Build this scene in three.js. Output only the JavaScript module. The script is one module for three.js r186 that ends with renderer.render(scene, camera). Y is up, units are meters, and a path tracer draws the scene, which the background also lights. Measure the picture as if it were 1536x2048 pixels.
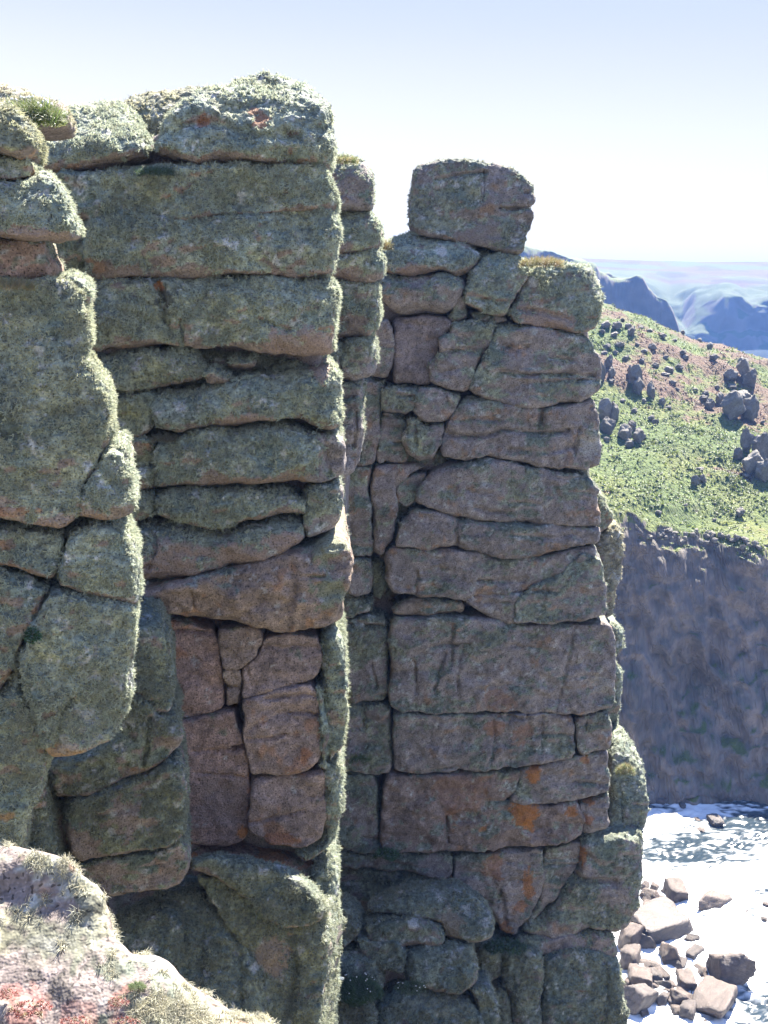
import * as THREE from 'three';
import { mergeGeometries } from 'three/addons/utils/BufferGeometryUtils.js';

// ---------------------------------------------------------------- camera, sky, sun, exposure
const EYE = new THREE.Vector3(0, 35, 0), PITCH = 10.9 * Math.PI / 180, FOV = 46;
const scene = new THREE.Scene();
const camera = new THREE.PerspectiveCamera(FOV, 768 / 1024, 0.1, 6000);
camera.position.copy(EYE); camera.rotation.set(-PITCH, 0, 0); camera.updateMatrixWorld(true);
const renderer = new THREE.WebGLRenderer();
renderer.setSize(768, 1024);
renderer.toneMapping = THREE.LinearToneMapping;
renderer.toneMappingExposure = 6.1;
renderer.shadowMap.enabled = true;

const SUN_AZ = 22 * Math.PI / 180, SUN_EL = 46 * Math.PI / 180;
const SUN = new THREE.Vector3(Math.sin(SUN_AZ) * Math.cos(SUN_EL), Math.sin(SUN_EL), -Math.cos(SUN_AZ) * Math.cos(SUN_EL));
const sun = new THREE.DirectionalLight(new THREE.Color().setRGB(1, 0.93, 0.82), 4.7);
sun.position.copy(EYE).addScaledVector(SUN, 200); sun.target.position.set(0, 25, -20);
sun.castShadow = true; sun.shadow.mapSize.set(4096, 4096);
Object.assign(sun.shadow.camera, { left: -160, right: 160, top: 160, bottom: -160, near: 1, far: 700 });
scene.add(sun, sun.target);

{ // clear summer sky: white haze low down, deepening blue overhead
  const W = 1024, H = 512, d = new Float32Array(W * H * 4);
  for (let j = 0; j < H; j++) for (let i = 0; i < W; i++) {
    const el = ((j + 0.5) / H - 0.5) * Math.PI, az = ((i + 0.5) / W - 0.5) * 2 * Math.PI;   // three: u = atan2(z, x)
    const x = Math.cos(az) * Math.cos(el), z = Math.sin(az) * Math.cos(el), y = Math.sin(el);
    const deg = Math.max(0, el) * 57.3;
    const right = x / Math.max(1e-3, Math.hypot(x, z));
    const band = 7.0 - 5 * Math.max(-0.6, Math.min(0.6, right));      // the white haze stands higher to the left
    let t = Math.max(0, Math.min(1, (deg - band + 5) / 12)); t = t * t * (3 - 2 * t);
    const t2 = Math.max(0, Math.min(1, (deg - 10) / 60));
    const haze = [0.19, 0.192, 0.195], pale = [0.113, 0.127, 0.178], deep = [0.048, 0.1, 0.265];
    const g = 1 + 0.5 * Math.pow(Math.max(0, x * SUN.x + y * SUN.y + z * SUN.z), 14);
    for (let c = 0; c < 3; c++) {
      const hi = pale[c] + (deep[c] - pale[c]) * Math.pow(t2, 0.8);
      d[(j * W + i) * 4 + c] = (haze[c] + (hi - haze[c]) * t) * g;
    }
    d[(j * W + i) * 4 + 3] = 1;
  }
  const sky = new THREE.DataTexture(d, W, H, THREE.RGBAFormat, THREE.FloatType);
  sky.mapping = THREE.EquirectangularReflectionMapping; sky.magFilter = sky.minFilter = THREE.LinearFilter; sky.needsUpdate = true;
  scene.background = sky; scene.environment = sky;
}
scene.fog = new THREE.FogExp2(new THREE.Color().setRGB(0.2, 0.42, 1.0), 0.00038);

// ---------------------------------------------------------------- helpers
function rng(seed) { let s = seed >>> 0; return () => { s = (s + 0x6D2B79F5) >>> 0; let t = s; t = Math.imul(t ^ (t >>> 15), t | 1); t ^= t + Math.imul(t ^ (t >>> 7), t | 61); return ((t ^ (t >>> 14)) >>> 0) / 4294967296; }; }
const PERM = new Uint8Array(512); { const r = rng(77), p = [...Array(256).keys()]; for (let i = 255; i > 0; i--) { const j = Math.floor(r() * (i + 1)); [p[i], p[j]] = [p[j], p[i]]; } for (let i = 0; i < 512; i++) PERM[i] = p[i & 255]; }
function gr(h, x, y, z) { h &= 15; const u = h < 8 ? x : y, v = h < 4 ? y : (h === 12 || h === 14 ? x : z); return ((h & 1) ? -u : u) + ((h & 2) ? -v : v); }
function noise(x, y, z) {                                   // gradient noise, about -1..1
  const X = Math.floor(x), Y = Math.floor(y), Z = Math.floor(z); x -= X; y -= Y; z -= Z;
  const u = x * x * x * (x * (x * 6 - 15) + 10), v = y * y * y * (y * (y * 6 - 15) + 10), w = z * z * z * (z * (z * 6 - 15) + 10);
  const a = X & 255, b = Y & 255, c = Z & 255, A = PERM[a] + b, B = PERM[a + 1] + b;
  const AA = PERM[A & 511] + c, AB = PERM[(A + 1) & 511] + c, BA = PERM[B & 511] + c, BB = PERM[(B + 1) & 511] + c;
  const l = (s, p, q) => p + s * (q - p);
  return l(w, l(v, l(u, gr(PERM[AA & 511], x, y, z), gr(PERM[BA & 511], x - 1, y, z)), l(u, gr(PERM[AB & 511], x, y - 1, z), gr(PERM[BB & 511], x - 1, y - 1, z))),
    l(v, l(u, gr(PERM[(AA + 1) & 511], x, y, z - 1), gr(PERM[(BA + 1) & 511], x - 1, y, z - 1)), l(u, gr(PERM[(AB + 1) & 511], x, y - 1, z - 1), gr(PERM[(BB + 1) & 511], x - 1, y - 1, z - 1))));
}
const fbm = (x, y, z, o = 3) => { let s = 0, a = 1; for (let i = 0; i < o; i++) { s += a * noise(x, y, z); x = x * 2.03 + 7.1; y = y * 2.03 - 3.7; z = z * 2.03 + 1.9; a *= 0.5; } return s; };
const clamp = (x, a = 0, b = 1) => Math.max(a, Math.min(b, x)), sstep = (a, b, x) => { const t = clamp((x - a) / (b - a)); return t * t * (3 - 2 * t); };
const lerp3 = (a, b, t) => [a[0] + (b[0] - a[0]) * t, a[1] + (b[1] - a[1]) * t, a[2] + (b[2] - a[2]) * t];

// surveying: a line of sight noted on the photograph, meeting a plane of the place
const F = 1024 / Math.tan(FOV * Math.PI / 360);
function ray(px, py) { const d = new THREE.Vector3((px - 768) / F, -(py - 1024) / F, -1); return d.applyAxisAngle(new THREE.Vector3(1, 0, 0), -PITCH); }
function at(px, py, depth) { const d = ray(px, py); return d.multiplyScalar(depth / -d.z).add(EYE); }       // point that far north of the eye
function onSea(px, py, level = 0) { const d = ray(px, py); return d.multiplyScalar((level - EYE.y) / d.y).add(EYE); }

const taken = new Map();
function numbered(name) { const n = taken.get(name) ?? 0; taken.set(name, n + 1); return n ? `${name}_${String(n).padStart(3, '0')}` : name; }
function tag(o, label, category, group, kind) { if (label) o.userData.label = label; if (category) o.userData.category = category; if (group) o.userData.group = group; if (kind) o.userData.kind = kind; return o; }
function thing(name, label, category, pos, group) { const g = new THREE.Group(); g.name = numbered(name); g.position.copy(pos); scene.add(g); return tag(g, label, category, group); }
function shadows(o) { o.castShadow = o.receiveShadow = true; return o; }

// ---------------------------------------------------------------- materials
function dataTex(n, fn, srgb) {
  const d = new Uint8Array(n * n * 4);
  for (let j = 0; j < n; j++) for (let i = 0; i < n; i++) { const c = fn(i / n, j / n); for (let k = 0; k < 3; k++) d[(j * n + i) * 4 + k] = clamp(c[k]) * 255; d[(j * n + i) * 4 + 3] = 255; }
  const t = new THREE.DataTexture(d, n, n); t.wrapS = t.wrapT = THREE.RepeatWrapping; t.magFilter = t.minFilter = THREE.LinearFilter; if (srgb) t.colorSpace = THREE.SRGBColorSpace; t.needsUpdate = true; return t;
}
function tnoise(u, v, f, s) {                               // tiling gradient noise: f cells across the tile
  const x = u * f, y = v * f, X = Math.floor(x), Y = Math.floor(y), fx = x - X, fy = y - Y, k = Math.floor(s * 13);
  const h = (i, j) => PERM[(PERM[(((i % f) + f) % f + k) & 255] + ((j % f) + f) % f + k * 3) & 255] / 256 * 6.2832;
  const g = (i, j) => { const q = h(X + i, Y + j); return Math.cos(q) * (fx - i) + Math.sin(q) * (fy - j); };
  const a = fx * fx * fx * (fx * (fx * 6 - 15) + 10), b = fy * fy * fy * (fy * (fy * 6 - 15) + 10);
  const p = g(0, 0) + (g(1, 0) - g(0, 0)) * a, q = g(0, 1) + (g(1, 1) - g(0, 1)) * a; return 1.4 * (p + (q - p) * b);
}
// granite: interlocked pale feldspar, grey quartz and black mica, one to three centimetres
const grainMap = dataTex(1024, (u, v) => {
  const a = tnoise(u, v, 60, 3.1), b = tnoise(u, v, 130, 9.7), c = tnoise(u, v, 17, 21.3);
  let l = 0.84 + 0.1 * a + 0.1 * b + 0.06 * c, w = 0;
  if (tnoise(u, v, 75, 31) > 0.48) l *= 0.6;
  if (tnoise(u, v, 88, 47) > 0.45) { l = l * 0.4 + 0.6; w = 0.03; }
  return [l + w, l * 0.985 + w, l * 0.965 + w];
}, true);
const grainBump = dataTex(1024, (u, v) => { const h = 0.5 + 0.2 * tnoise(u, v, 34, 5) + 0.2 * tnoise(u, v, 70, 8) + 0.16 * tnoise(u, v, 140, 11); return [h, h, h]; });
const rockMat = new THREE.MeshStandardMaterial({ vertexColors: true, roughness: 0.93, map: grainMap, bumpMap: grainBump, bumpScale: 0.02 });
rockMat.name = 'lichened granite';
const nearRockMat = rockMat.clone(); nearRockMat.bumpScale = 0.007; nearRockMat.name = 'near granite';
const farRockMat = new THREE.MeshStandardMaterial({ vertexColors: true, roughness: 0.95 }); farRockMat.name = 'distant ground';
{ const b = grainBump.clone(); b.repeat.set(0.22, 0.22); b.needsUpdate = true; farRockMat.bumpMap = b; farRockMat.bumpScale = 0.3; }
const lichenMat = new THREE.MeshPhysicalMaterial({ color: 0xffffff, roughness: 0.95, transmission: 0.5, thickness: 0, side: THREE.DoubleSide }); lichenMat.name = 'beard lichen';
const leafMat = new THREE.MeshPhysicalMaterial({ color: 0xffffff, roughness: 0.8, transmission: 0.55, thickness: 0, side: THREE.DoubleSide }); leafMat.name = 'leaves';

// ---------------------------------------------------------------- small growth: beard lichen tufts, grass, leaves
function blades(n, seed, { spread = 0.9, w = 0.1, droop = 0.35, seg = 2, fork = 0 } = {}) {
  const r = rng(seed), pos = [], idx = [];
  const blade = (a, tilt, len, wid, ox, oz, oy) => {
    const dx = Math.cos(a), dz = Math.sin(a); let px = ox, py = oy, pz = oz, t = tilt; const base = pos.length / 3;
    for (let k = 0; k <= seg; k++) {
      const ww = wid * (1 - 0.85 * k / seg) / 2, sx = -dz * ww, sz = dx * ww;
      pos.push(px - sx, py, pz - sz, px + sx, py, pz + sz);
      px += dx * Math.sin(t) * len / seg; pz += dz * Math.sin(t) * len / seg; py += Math.cos(t) * len / seg; t += droop * (0.6 + r());
      if (k < seg) { const b = base + k * 2; idx.push(b, b + 1, b + 2, b + 1, b + 3, b + 2); }
    }
  };
  for (let i = 0; i < n; i++) { const a = r() * 6.283, rr = Math.sqrt(r()) * 0.35; blade(r() * 6.283, spread * r(), 0.6 + 0.6 * r(), w * (0.7 + 0.6 * r()), Math.cos(a) * rr, Math.sin(a) * rr, -0.08); }
  const g = new THREE.BufferGeometry(); g.setAttribute('position', new THREE.Float32BufferAttribute(pos, 3)); g.setIndex(idx); g.computeVertexNormals(); return g;
}
const tuftGeo = [blades(10, 5, { spread: 1.1, w: 0.26, droop: 0.5 }), blades(9, 6, { spread: 1.25, w: 0.3, droop: 0.7 })];
const beardGeo = blades(22, 9, { spread: 1.15, w: 0.09, droop: 0.5, seg: 3 });
const grassGeo = blades(16, 15, { spread: 0.7, w: 0.06, droop: 0.35, seg: 3 });
const leafGeo = blades(12, 25, { spread: 1.3, w: 0.35, droop: 0.4, seg: 2 });

function scatter(name, geo, mat, spots, parent) {           // spots: {p, n, s, c, roll, hang}
  const m = new THREE.InstancedMesh(geo, mat, spots.length); m.name = name; m.userData.kind = 'stuff';
  const q = new THREE.Quaternion(), q2 = new THREE.Quaternion(), M = new THREE.Matrix4(), up = new THREE.Vector3(0, 1, 0), s = new THREE.Vector3(), n = new THREE.Vector3(), c = new THREE.Color();
  spots.forEach((o, i) => {
    n.copy(o.n); if (o.hang) n.y -= o.hang; n.normalize();
    q.setFromUnitVectors(up, n); q2.setFromAxisAngle(up, o.roll); q.multiply(q2);
    s.set(o.s, o.s * (o.h ?? 1), o.s); M.compose(o.p, q, s); m.setMatrixAt(i, M); m.setColorAt(i, c.setRGB(o.c[0], o.c[1], o.c[2]));
  });
  shadows(m); parent.add(m); return m;
}

// ---------------------------------------------------------------- rock: blocks meshed from a distance field (naive surface nets)
const KINDS = {
  lichen: { cover: 0.80, rock: [0.30, 0.25, 0.22], green: [0.285, 0.33, 0.262], tuft: 1 },
  mixed:  { cover: 0.52, rock: [0.30, 0.27, 0.262], green: [0.245, 0.285, 0.23], tuft: 0.4 },
  bare:   { cover: 0.42, rock: [0.30, 0.27, 0.262], green: [0.215, 0.245, 0.2], tuft: 0.1 },
  red:    { cover: 0.08, rock: [0.37, 0.265, 0.225], green: [0.20, 0.20, 0.15], tuft: 0.1 },
  mossy:  { cover: 0.72, rock: [0.29, 0.25, 0.24], green: [0.21, 0.24, 0.185], tuft: 0.8 },
  core:   { cover: 0.36, rock: [0.29, 0.25, 0.24], green: [0.19, 0.21, 0.17], tuft: 0 },
  pale:   { cover: 0.55, rock: [0.36, 0.30, 0.27], green: [0.33, 0.33, 0.25], tuft: 0.6 },
};
function smoothPoly(p, it = 2, k = 0.22) {
  for (let s = 0; s < it; s++) { const q = []; for (let i = 0; i < p.length; i++) { const a = p[i], b = p[(i + 1) % p.length]; q.push([a[0] + (b[0] - a[0]) * k, a[1] + (b[1] - a[1]) * k], [b[0] + (a[0] - b[0]) * k, b[1] + (a[1] - b[1]) * k]); } p = q; }
  return p;
}
function segDist(x, y, a, b) { const dx = b[0] - a[0], dy = b[1] - a[1], t = clamp(((x - a[0]) * dx + (y - a[1]) * dy) / (dx * dx + dy * dy + 1e-12)); return Math.hypot(x - a[0] - dx * t, y - a[1] - dy * t); }
function polyDist(x, y, p) {
  let d = 1e9, inside = false;
  for (let i = 0, j = p.length - 1; i < p.length; j = i++) {
    const a = p[i], b = p[j]; const dx = b[0] - a[0], dy = b[1] - a[1], t = clamp(((x - a[0]) * dx + (y - a[1]) * dy) / (dx * dx + dy * dy + 1e-12)), ex = x - a[0] - dx * t, ey = y - a[1] - dy * t, e = ex * ex + ey * ey;
    if (e < d) d = e;
    if ((a[1] > y) !== (b[1] > y) && x < (b[0] - a[0]) * (y - a[1]) / (b[1] - a[1]) + a[0]) inside = !inside;
  }
  d = Math.sqrt(d); return inside ? -d : d;
}
function frame(px, py, depth, nx, ny, nz, opts = {}) {       // a rock face: a plane through a surveyed point, with its outward normal
  const N = new THREE.Vector3(nx, ny, nz).normalize(), U = new THREE.Vector3(0, 1, 0).cross(N).normalize(), V = N.clone().cross(U);
  return { O: at(px, py, depth), N, U, V, cell: 0.024, thick: 2.4, Ru: 0.11, Rw: 0.2, tuftSize: 0.035, tuftDensity: 800, ...opts };
}
let blockSeed = 100; const STATS = { tris: 0, tufts: 0 };
function surfaceNets(nu, nv, nw, val, X, Y, Z) {
  const cell = new Int32Array(nu * nv * nw).fill(-1), vs = [], quads = [];
  const id = (i, j, k) => (k * nv + j) * nu + i;
  for (let k = 0; k < nw - 1; k++) for (let j = 0; j < nv - 1; j++) for (let i = 0; i < nu - 1; i++) {
    const o = id(i, j, k); let neg = 0;
    const c0 = val[o], c1 = val[o + 1], c2 = val[o + nu], c3 = val[o + nu + 1], oo = o + nu * nv, c4 = val[oo], c5 = val[oo + 1], c6 = val[oo + nu], c7 = val[oo + nu + 1];
    neg = (c0 < 0) + (c1 < 0) + (c2 < 0) + (c3 < 0) + (c4 < 0) + (c5 < 0) + (c6 < 0) + (c7 < 0);
    if (neg === 0 || neg === 8) continue;
    let sx = 0, sy = 0, sz = 0, n = 0; const x0 = X[i], x1 = X[i + 1], y0 = Y[j], y1 = Y[j + 1], z0 = Z[k], z1 = Z[k + 1];
    const e = (a, b, ax, ay, az, bx, by, bz) => { if ((a < 0) !== (b < 0)) { const t = a / (a - b); sx += ax + (bx - ax) * t; sy += ay + (by - ay) * t; sz += az + (bz - az) * t; n++; } };
    e(c0, c1, x0, y0, z0, x1, y0, z0); e(c2, c3, x0, y1, z0, x1, y1, z0); e(c4, c5, x0, y0, z1, x1, y0, z1); e(c6, c7, x0, y1, z1, x1, y1, z1);
    e(c0, c2, x0, y0, z0, x0, y1, z0); e(c1, c3, x1, y0, z0, x1, y1, z0); e(c4, c6, x0, y0, z1, x0, y1, z1); e(c5, c7, x1, y0, z1, x1, y1, z1);
    e(c0, c4, x0, y0, z0, x0, y0, z1); e(c1, c5, x1, y0, z0, x1, y0, z1); e(c2, c6, x0, y1, z0, x0, y1, z1); e(c3, c7, x1, y1, z0, x1, y1, z1);
    cell[o] = vs.length / 3; vs.push(sx / n, sy / n, sz / n);
  }
  const add = (a, b, c, d, flip) => { if (a < 0 || b < 0 || c < 0 || d < 0) return; flip ? quads.push(a, d, c, b) : quads.push(a, b, c, d); };
  for (let k = 1; k < nw - 1; k++) for (let j = 1; j < nv - 1; j++) for (let i = 1; i < nu - 1; i++) {
    const o = id(i, j, k), s = val[o] < 0;
    if (s !== (val[o + 1] < 0)) add(cell[o - nu - nu * nv], cell[o - nu * nv], cell[o], cell[o - nu], !s);
    if (s !== (val[o + nu] < 0)) add(cell[o - 1 - nu * nv], cell[o - 1], cell[o], cell[o - nu * nv], !s);
    if (s !== (val[o + nu * nv] < 0)) add(cell[o - 1 - nu], cell[o - nu], cell[o], cell[o - 1], !s);
  }
  return { vs: new Float32Array(vs), quads };
}
function vertexNormals(P, quads, out) {
  out.fill(0);
  for (let q = 0; q < quads.length; q += 4) {
    const a = quads[q] * 3, b = quads[q + 1] * 3, c = quads[q + 2] * 3, d = quads[q + 3] * 3;
    const e0 = P[c] - P[a], e1 = P[c + 1] - P[a + 1], e2 = P[c + 2] - P[a + 2], f0 = P[d] - P[b], f1 = P[d + 1] - P[b + 1], f2 = P[d + 2] - P[b + 2];
    const x = e1 * f2 - e2 * f1, y = e2 * f0 - e0 * f2, z = e0 * f1 - e1 * f0;
    for (const v of [a, b, c, d]) { out[v] += x; out[v + 1] += y; out[v + 2] += z; }
  }
  for (let i = 0; i < out.length; i += 3) { const l = Math.hypot(out[i], out[i + 1], out[i + 2]) || 1; out[i] /= l; out[i + 1] /= l; out[i + 2] /= l; }
}
function colourAt(K, x, y, z, nx, ny, nz, o) {               // what grows on this spot of rock -> [r, g, b, lichen share]
  const n1 = fbm(x * 1.5 + 3, y * 1.5, z * 1.5, 3), n2 = noise(x * 8, y * 8, z * 8), n3 = noise(x * 24, y * 24, z * 24), n4 = noise(x * 3.3 + 50, y * 3.3, z * 3.3), n5 = noise(x * 14 + 20, y * 14, z * 14);
  let m = K.cover * 2 - 1 + 0.85 * n1 + 0.5 * n2 + 0.35 * n3 + 0.3 * n5 + (ny > 0 ? 0.3 * ny : 1.5 * ny);     // hanging undersides stay bare
  let c = K.rock.slice();
  const big = noise(x * 1.9 + 33, y * 2.4, z * 1.9);
  const v = 1 + 0.2 * big + 0.25 * n4 + 0.3 * n2 + 0.3 * n5 + 0.25 * n3; c = c.map((q) => q * Math.max(0.3, v));
  const iron = noise(x * 2.1 - 30, y * 3.0, z * 2.1) + 0.5 * noise(x * 11, y * 6, z * 11);
  if (iron > 0.4) c = lerp3(c, [c[0] * 1.1, c[1] * 0.88, c[2] * 0.68], sstep(0.4, 0.6, iron));
  const l = sstep(-0.12, 0.12, m);
  if (l > 0) {
    const yel = noise(x * 2.7 + 11, y * 2.7, z * 2.7), gre = noise(x * 5.1 - 9, y * 5.1, z * 5.1) + 0.6 * n3;
    let g = K.green.slice();
    if (yel > 0) g = lerp3(g, [g[0] * 1.2, g[1] * 1.14, g[2] * 0.98], clamp(yel * 2)); else g = lerp3(g, [g[0] * 0.68, g[1] * 0.76, g[2] * 0.8], clamp(-yel * 2));
    if (gre > 0.36) g = lerp3(g, [0.36, 0.38, 0.36].map((q) => q * (K.green[1] / 0.26) ** 0.7), sstep(0.36, 0.6, gre));
    const t = Math.max(0.3, 1 + 0.35 * big + 0.2 * n4 + 0.36 * n3 + 0.24 * n5 + 0.2 * n2); g = g.map((q) => q * t);
    const dk = noise(x * 17 + 5, y * 17, z * 17); if (dk > 0.3) g = g.map((q) => q * 0.58);
    c = lerp3(c, g, l);
  }
  const crust = noise(x * 6.3 + 70, y * 6.3, z * 6.3) + 0.4 * n3 + 0.25 * noise(x * 1.1, y * 1.1 + 9, z * 1.1);
  if (crust > 0.56 && ny > -0.4) c = lerp3(c, [0.46, 0.47, 0.46], sstep(0.56, 0.66, crust) * (o.crust ?? 0.7));
  { // round crusts of pale lichen, a hand or less across
    const q = 0.26, i = Math.floor(x / q), j = Math.floor(y / q), k = Math.floor(z / q), h = PERM[(PERM[(PERM[i & 255] + j) & 255] + k) & 255];
    if (h < 70 * (K.cover + 0.2) && ny > -0.4) { const r = 0.022 + 0.05 * ((h * 37) % 61) / 61, cx = (i + 0.35 + 0.3 * ((h * 13) % 17) / 17) * q, cy = (j + 0.35 + 0.3 * ((h * 7) % 19) / 19) * q, cz = (k + 0.35 + 0.3 * ((h * 11) % 23) / 23) * q, d = Math.hypot(x - cx, y - cy, z - cz) + 0.022 * n3 + 0.015 * n5; if (d < r) c = lerp3(c, [0.40, 0.425, 0.425], 0.8 * sstep(r, r * 0.7, d)); }
  }
  const speck = noise(x * 29, y * 29 + 3, z * 29); if (speck > 0.4) c = c.map((q) => q * 0.65); else if (speck < -0.5) c = c.map((q) => q * 1.35);
  return [c[0], c[1], c[2], l];
}
/** One block of granite: an outline traced on its own face plane, given a thickness, worn round at the edges and meshed. */
function block(parent, fr, kind, flat, o = {}) {
  const seed = ++blockSeed, rand = rng(seed * 7919), K = { ...KINDS[kind], ...(o.K ?? {}) };
  const cell = o.cell ?? fr.cell, thick = o.thick ?? fr.thick, off = o.off ?? 0;
  const Of = fr.O.clone().addScaledVector(fr.N, off);
  const lean = o.lean ?? 0;
  const uvAt = (px, py, w) => { const d = ray(px, py), Q = Of.clone().addScaledVector(fr.N, w), t = Q.sub(EYE).dot(fr.N) / d.dot(fr.N), p = d.multiplyScalar(t).add(EYE).sub(Of); return [p.dot(fr.U), p.dot(fr.V)]; };
  const uv = (px, py) => { const d = ray(px, py), t = Of.clone().sub(EYE).dot(fr.N) / d.dot(fr.N), p = d.multiplyScalar(t).add(EYE).sub(Of); return [p.dot(fr.U), p.dot(fr.V)]; };
  let poly = []; for (let i = 0; i < flat.length; i += 2) poly.push(uv(flat[i], flat[i + 1]));
  { const vs0 = poly.map((p) => p[1]), a = Math.min(...vs0), b = Math.max(...vs0), rim = -0.6 * (o.Rw ?? fr.Rw); poly = poly.map((p, i) => { let q = p; for (let k = 0; k < 3; k++) { const t = clamp((q[1] - a) / (b - a)); q = uvAt(flat[2 * i], flat[2 * i + 1], rim - lean * t * t); } return q; }); }
  const raw = poly; poly = smoothPoly(poly, 2, o.soft ?? fr.soft ?? 0.14);
  const creases = (o.creases ?? []).map((c) => ({ d: c.d ?? 0.07, w: c.w ?? 0.035, p: Array.from({ length: c.p.length / 2 }, (_, i) => uv(c.p[2 * i], c.p[2 * i + 1])) }));
  if ((kind === 'bare' || kind === 'mixed' || kind === 'red') && !o.noCracks) {
    const q = poly.map((p) => p[0]), z = poly.map((p) => p[1]), a0 = Math.min(...q), a1 = Math.max(...q), b0 = Math.min(...z), b1 = Math.max(...z), m = (a1 - a0) * (b1 - b0) > 1.2 ? 4 : (a1 - a0) * (b1 - b0) > 0.4 ? 2 : 1;
    for (let k = 0; k < m; k++) { let x = a0 + (a1 - a0) * rand(), y = b0 + (b1 - b0) * rand(); const up = rand() < 0.4, p = [[x, y]]; for (let n = 0; n < 4; n++) { x += up ? 0.07 * (rand() - 0.5) : 0.1 + 0.16 * rand(); y += up ? 0.08 + 0.12 * rand() : 0.09 * (rand() - 0.5); p.push([x, y]); } creases.push({ d: 0.035 + 0.05 * rand(), w: cell * (0.7 + 0.4 * rand()), p }); }
  }
  const stains = (o.stains ?? []).map((s) => ({ ...s, c: uv(s.x, s.y), r: s.r * fr.O.distanceTo(EYE) / F }));
  let u0 = 1e9, u1 = -1e9, v0 = 1e9, v1 = -1e9; for (const [a, b] of poly) { u0 = Math.min(u0, a); u1 = Math.max(u1, a); v0 = Math.min(v0, b); v1 = Math.max(v1, b); }
  const hgt = v1 - v0, wid = u1 - u0, Ru = Math.min(o.Ru ?? fr.Ru, 0.6 * Math.min(hgt, wid)), Rw = o.Rw ?? fr.Rw;
  const pad = 4 * cell + 0.04, nu = Math.ceil((wid + 2 * pad) / cell) + 1, nv = Math.ceil((hgt + 2 * pad) / cell) + 1;
  const X = new Float32Array(nu), Y = new Float32Array(nv), Zs = [];
  for (let i = 0; i < nu; i++) X[i] = u0 - pad + i * cell; for (let j = 0; j < nv; j++) Y[j] = v0 - pad + j * cell;
  const lump = o.lump ?? fr.lump ?? 0.05, fine = Rw + Math.abs(lean) * 0.8 + 0.1 + (o.bulge ? Math.abs(o.bulge) : 0);
  { let z = 0.16 + lump + Math.max(0, o.bulge ?? 0) + Math.max(0, -lean), s = cell; while (z > -thick - 3 * s) { Zs.push(z); z -= s; if (z < -fine) s = Math.min(s * 1.3, 0.28); } Zs.push(z, z - s); }
  const Z = Float32Array.from(Zs.reverse()), nw = Z.length, val = new Float32Array(nu * nv * nw);
  const wear = new Float32Array(nu * nv), cols = new Float32Array(nu * nv * 2), sd = seed * 3.17, mn = Math.min(Ru, Rw);
  const groove = o.groove ?? fr.groove ?? 0.02, P0 = Of, U = fr.U, V = fr.V, N = fr.N;
  const wx = (a, b, c) => P0.x + U.x * a + V.x * b + N.x * c, wy = (a, b, c) => P0.y + U.y * a + V.y * b + N.y * c, wz = (a, b, c) => P0.z + U.z * a + V.z * b + N.z * c;
  for (let j = 0; j < nv; j++) for (let i = 0; i < nu; i++) {
    const a = X[i], b = Y[j]; let d2 = polyDist(a, b, poly) - (o.grow ?? fr.grow ?? 0.02);
    if (d2 < 0.2) d2 += 0.035 * noise(a * 3.1 + sd, b * 3.1, sd) + 0.014 * noise(a * 9 + sd, b * 9, 4.4);
    let wf = lump * fbm(a * 1.25 + sd, b * 1.9, sd * 0.3, 3) + 0.55 * lump * noise(a * 4 + sd, b * 5, 1.3) + 0.3 * lump * noise(a * 9 + sd, b * 10, 2.3);
    if (groove) { const g = noise(a * 0.9 + sd, b * 5.5 + 0.8 * noise(a * 1.2, b * 1.2, sd), sd); wf -= groove * Math.pow(1 - Math.min(1, Math.abs(g) * 2.6), 3) * sstep(-0.2, 0.3, noise(a * 1.1, b * 1.4, sd + 9)); }
    if (lean) { const t = clamp((b - v0) / hgt); wf -= lean * t * t; }
    if (o.tilt) wf += o.tilt * (a - (u0 + u1) / 2);
    if (o.bulge) wf += o.bulge * (1 - Math.pow(2 * (b - v0) / hgt - 1, 2)) - o.bulge * 0.5;
    for (const c of creases) { let dd = 1e9; for (let k = 0; k + 1 < c.p.length; k++) dd = Math.min(dd, segDist(a, b, c.p[k], c.p[k + 1])); if (dd < c.w * 3) wf -= c.d * Math.exp(-(dd * dd) / (c.w * c.w)); }
    wear[j * nu + i] = clamp(0.7 + 1.1 * noise(a * 1.7 + sd, b * 1.7, sd + 2), 0.28, 1.3);
    cols[(j * nu + i) * 2] = d2; cols[(j * nu + i) * 2 + 1] = wf;
  }
  for (let k = 0; k < nw; k++) for (let j = 0; j < nv; j++) for (let i = 0; i < nu; i++) {
    const d2 = cols[(j * nu + i) * 2], wf = cols[(j * nu + i) * 2 + 1], w = Z[k];
    const wr = wear[j * nu + i], ru = Ru * wr, rw = Rw * wr, A = (d2 + ru) / ru, B = (w - wf + rw) / rw;
    let f = (Math.min(Math.max(A, B), 0) + Math.hypot(Math.max(A, 0), Math.max(B, 0)) - 1) * mn * wr;
    f = Math.max(f, -thick - w);
    if (f < 0.14 && f > -0.14) { const a = X[i], b = Y[j], x = wx(a, b, w), y = wy(a, b, w), z = wz(a, b, w); f += 0.03 * noise(x * 2.6, y * 3.2, z * 2.6) + 0.014 * noise(x * 7, y * 9, z * 7); }
    val[(k * nv + j) * nu + i] = f;
  }
  const { vs, quads } = surfaceNets(nu, nv, nw, val, X, Y, Z), n = vs.length / 3;
  const W = new Float32Array(n * 3), nrm = new Float32Array(n * 3), col = new Float32Array(n * 4);
  for (let i = 0; i < n; i++) { const a = vs[3 * i], b = vs[3 * i + 1], c = vs[3 * i + 2]; W[3 * i] = wx(a, b, c); W[3 * i + 1] = wy(a, b, c); W[3 * i + 2] = wz(a, b, c); }
  vertexNormals(W, quads, nrm);
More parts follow.
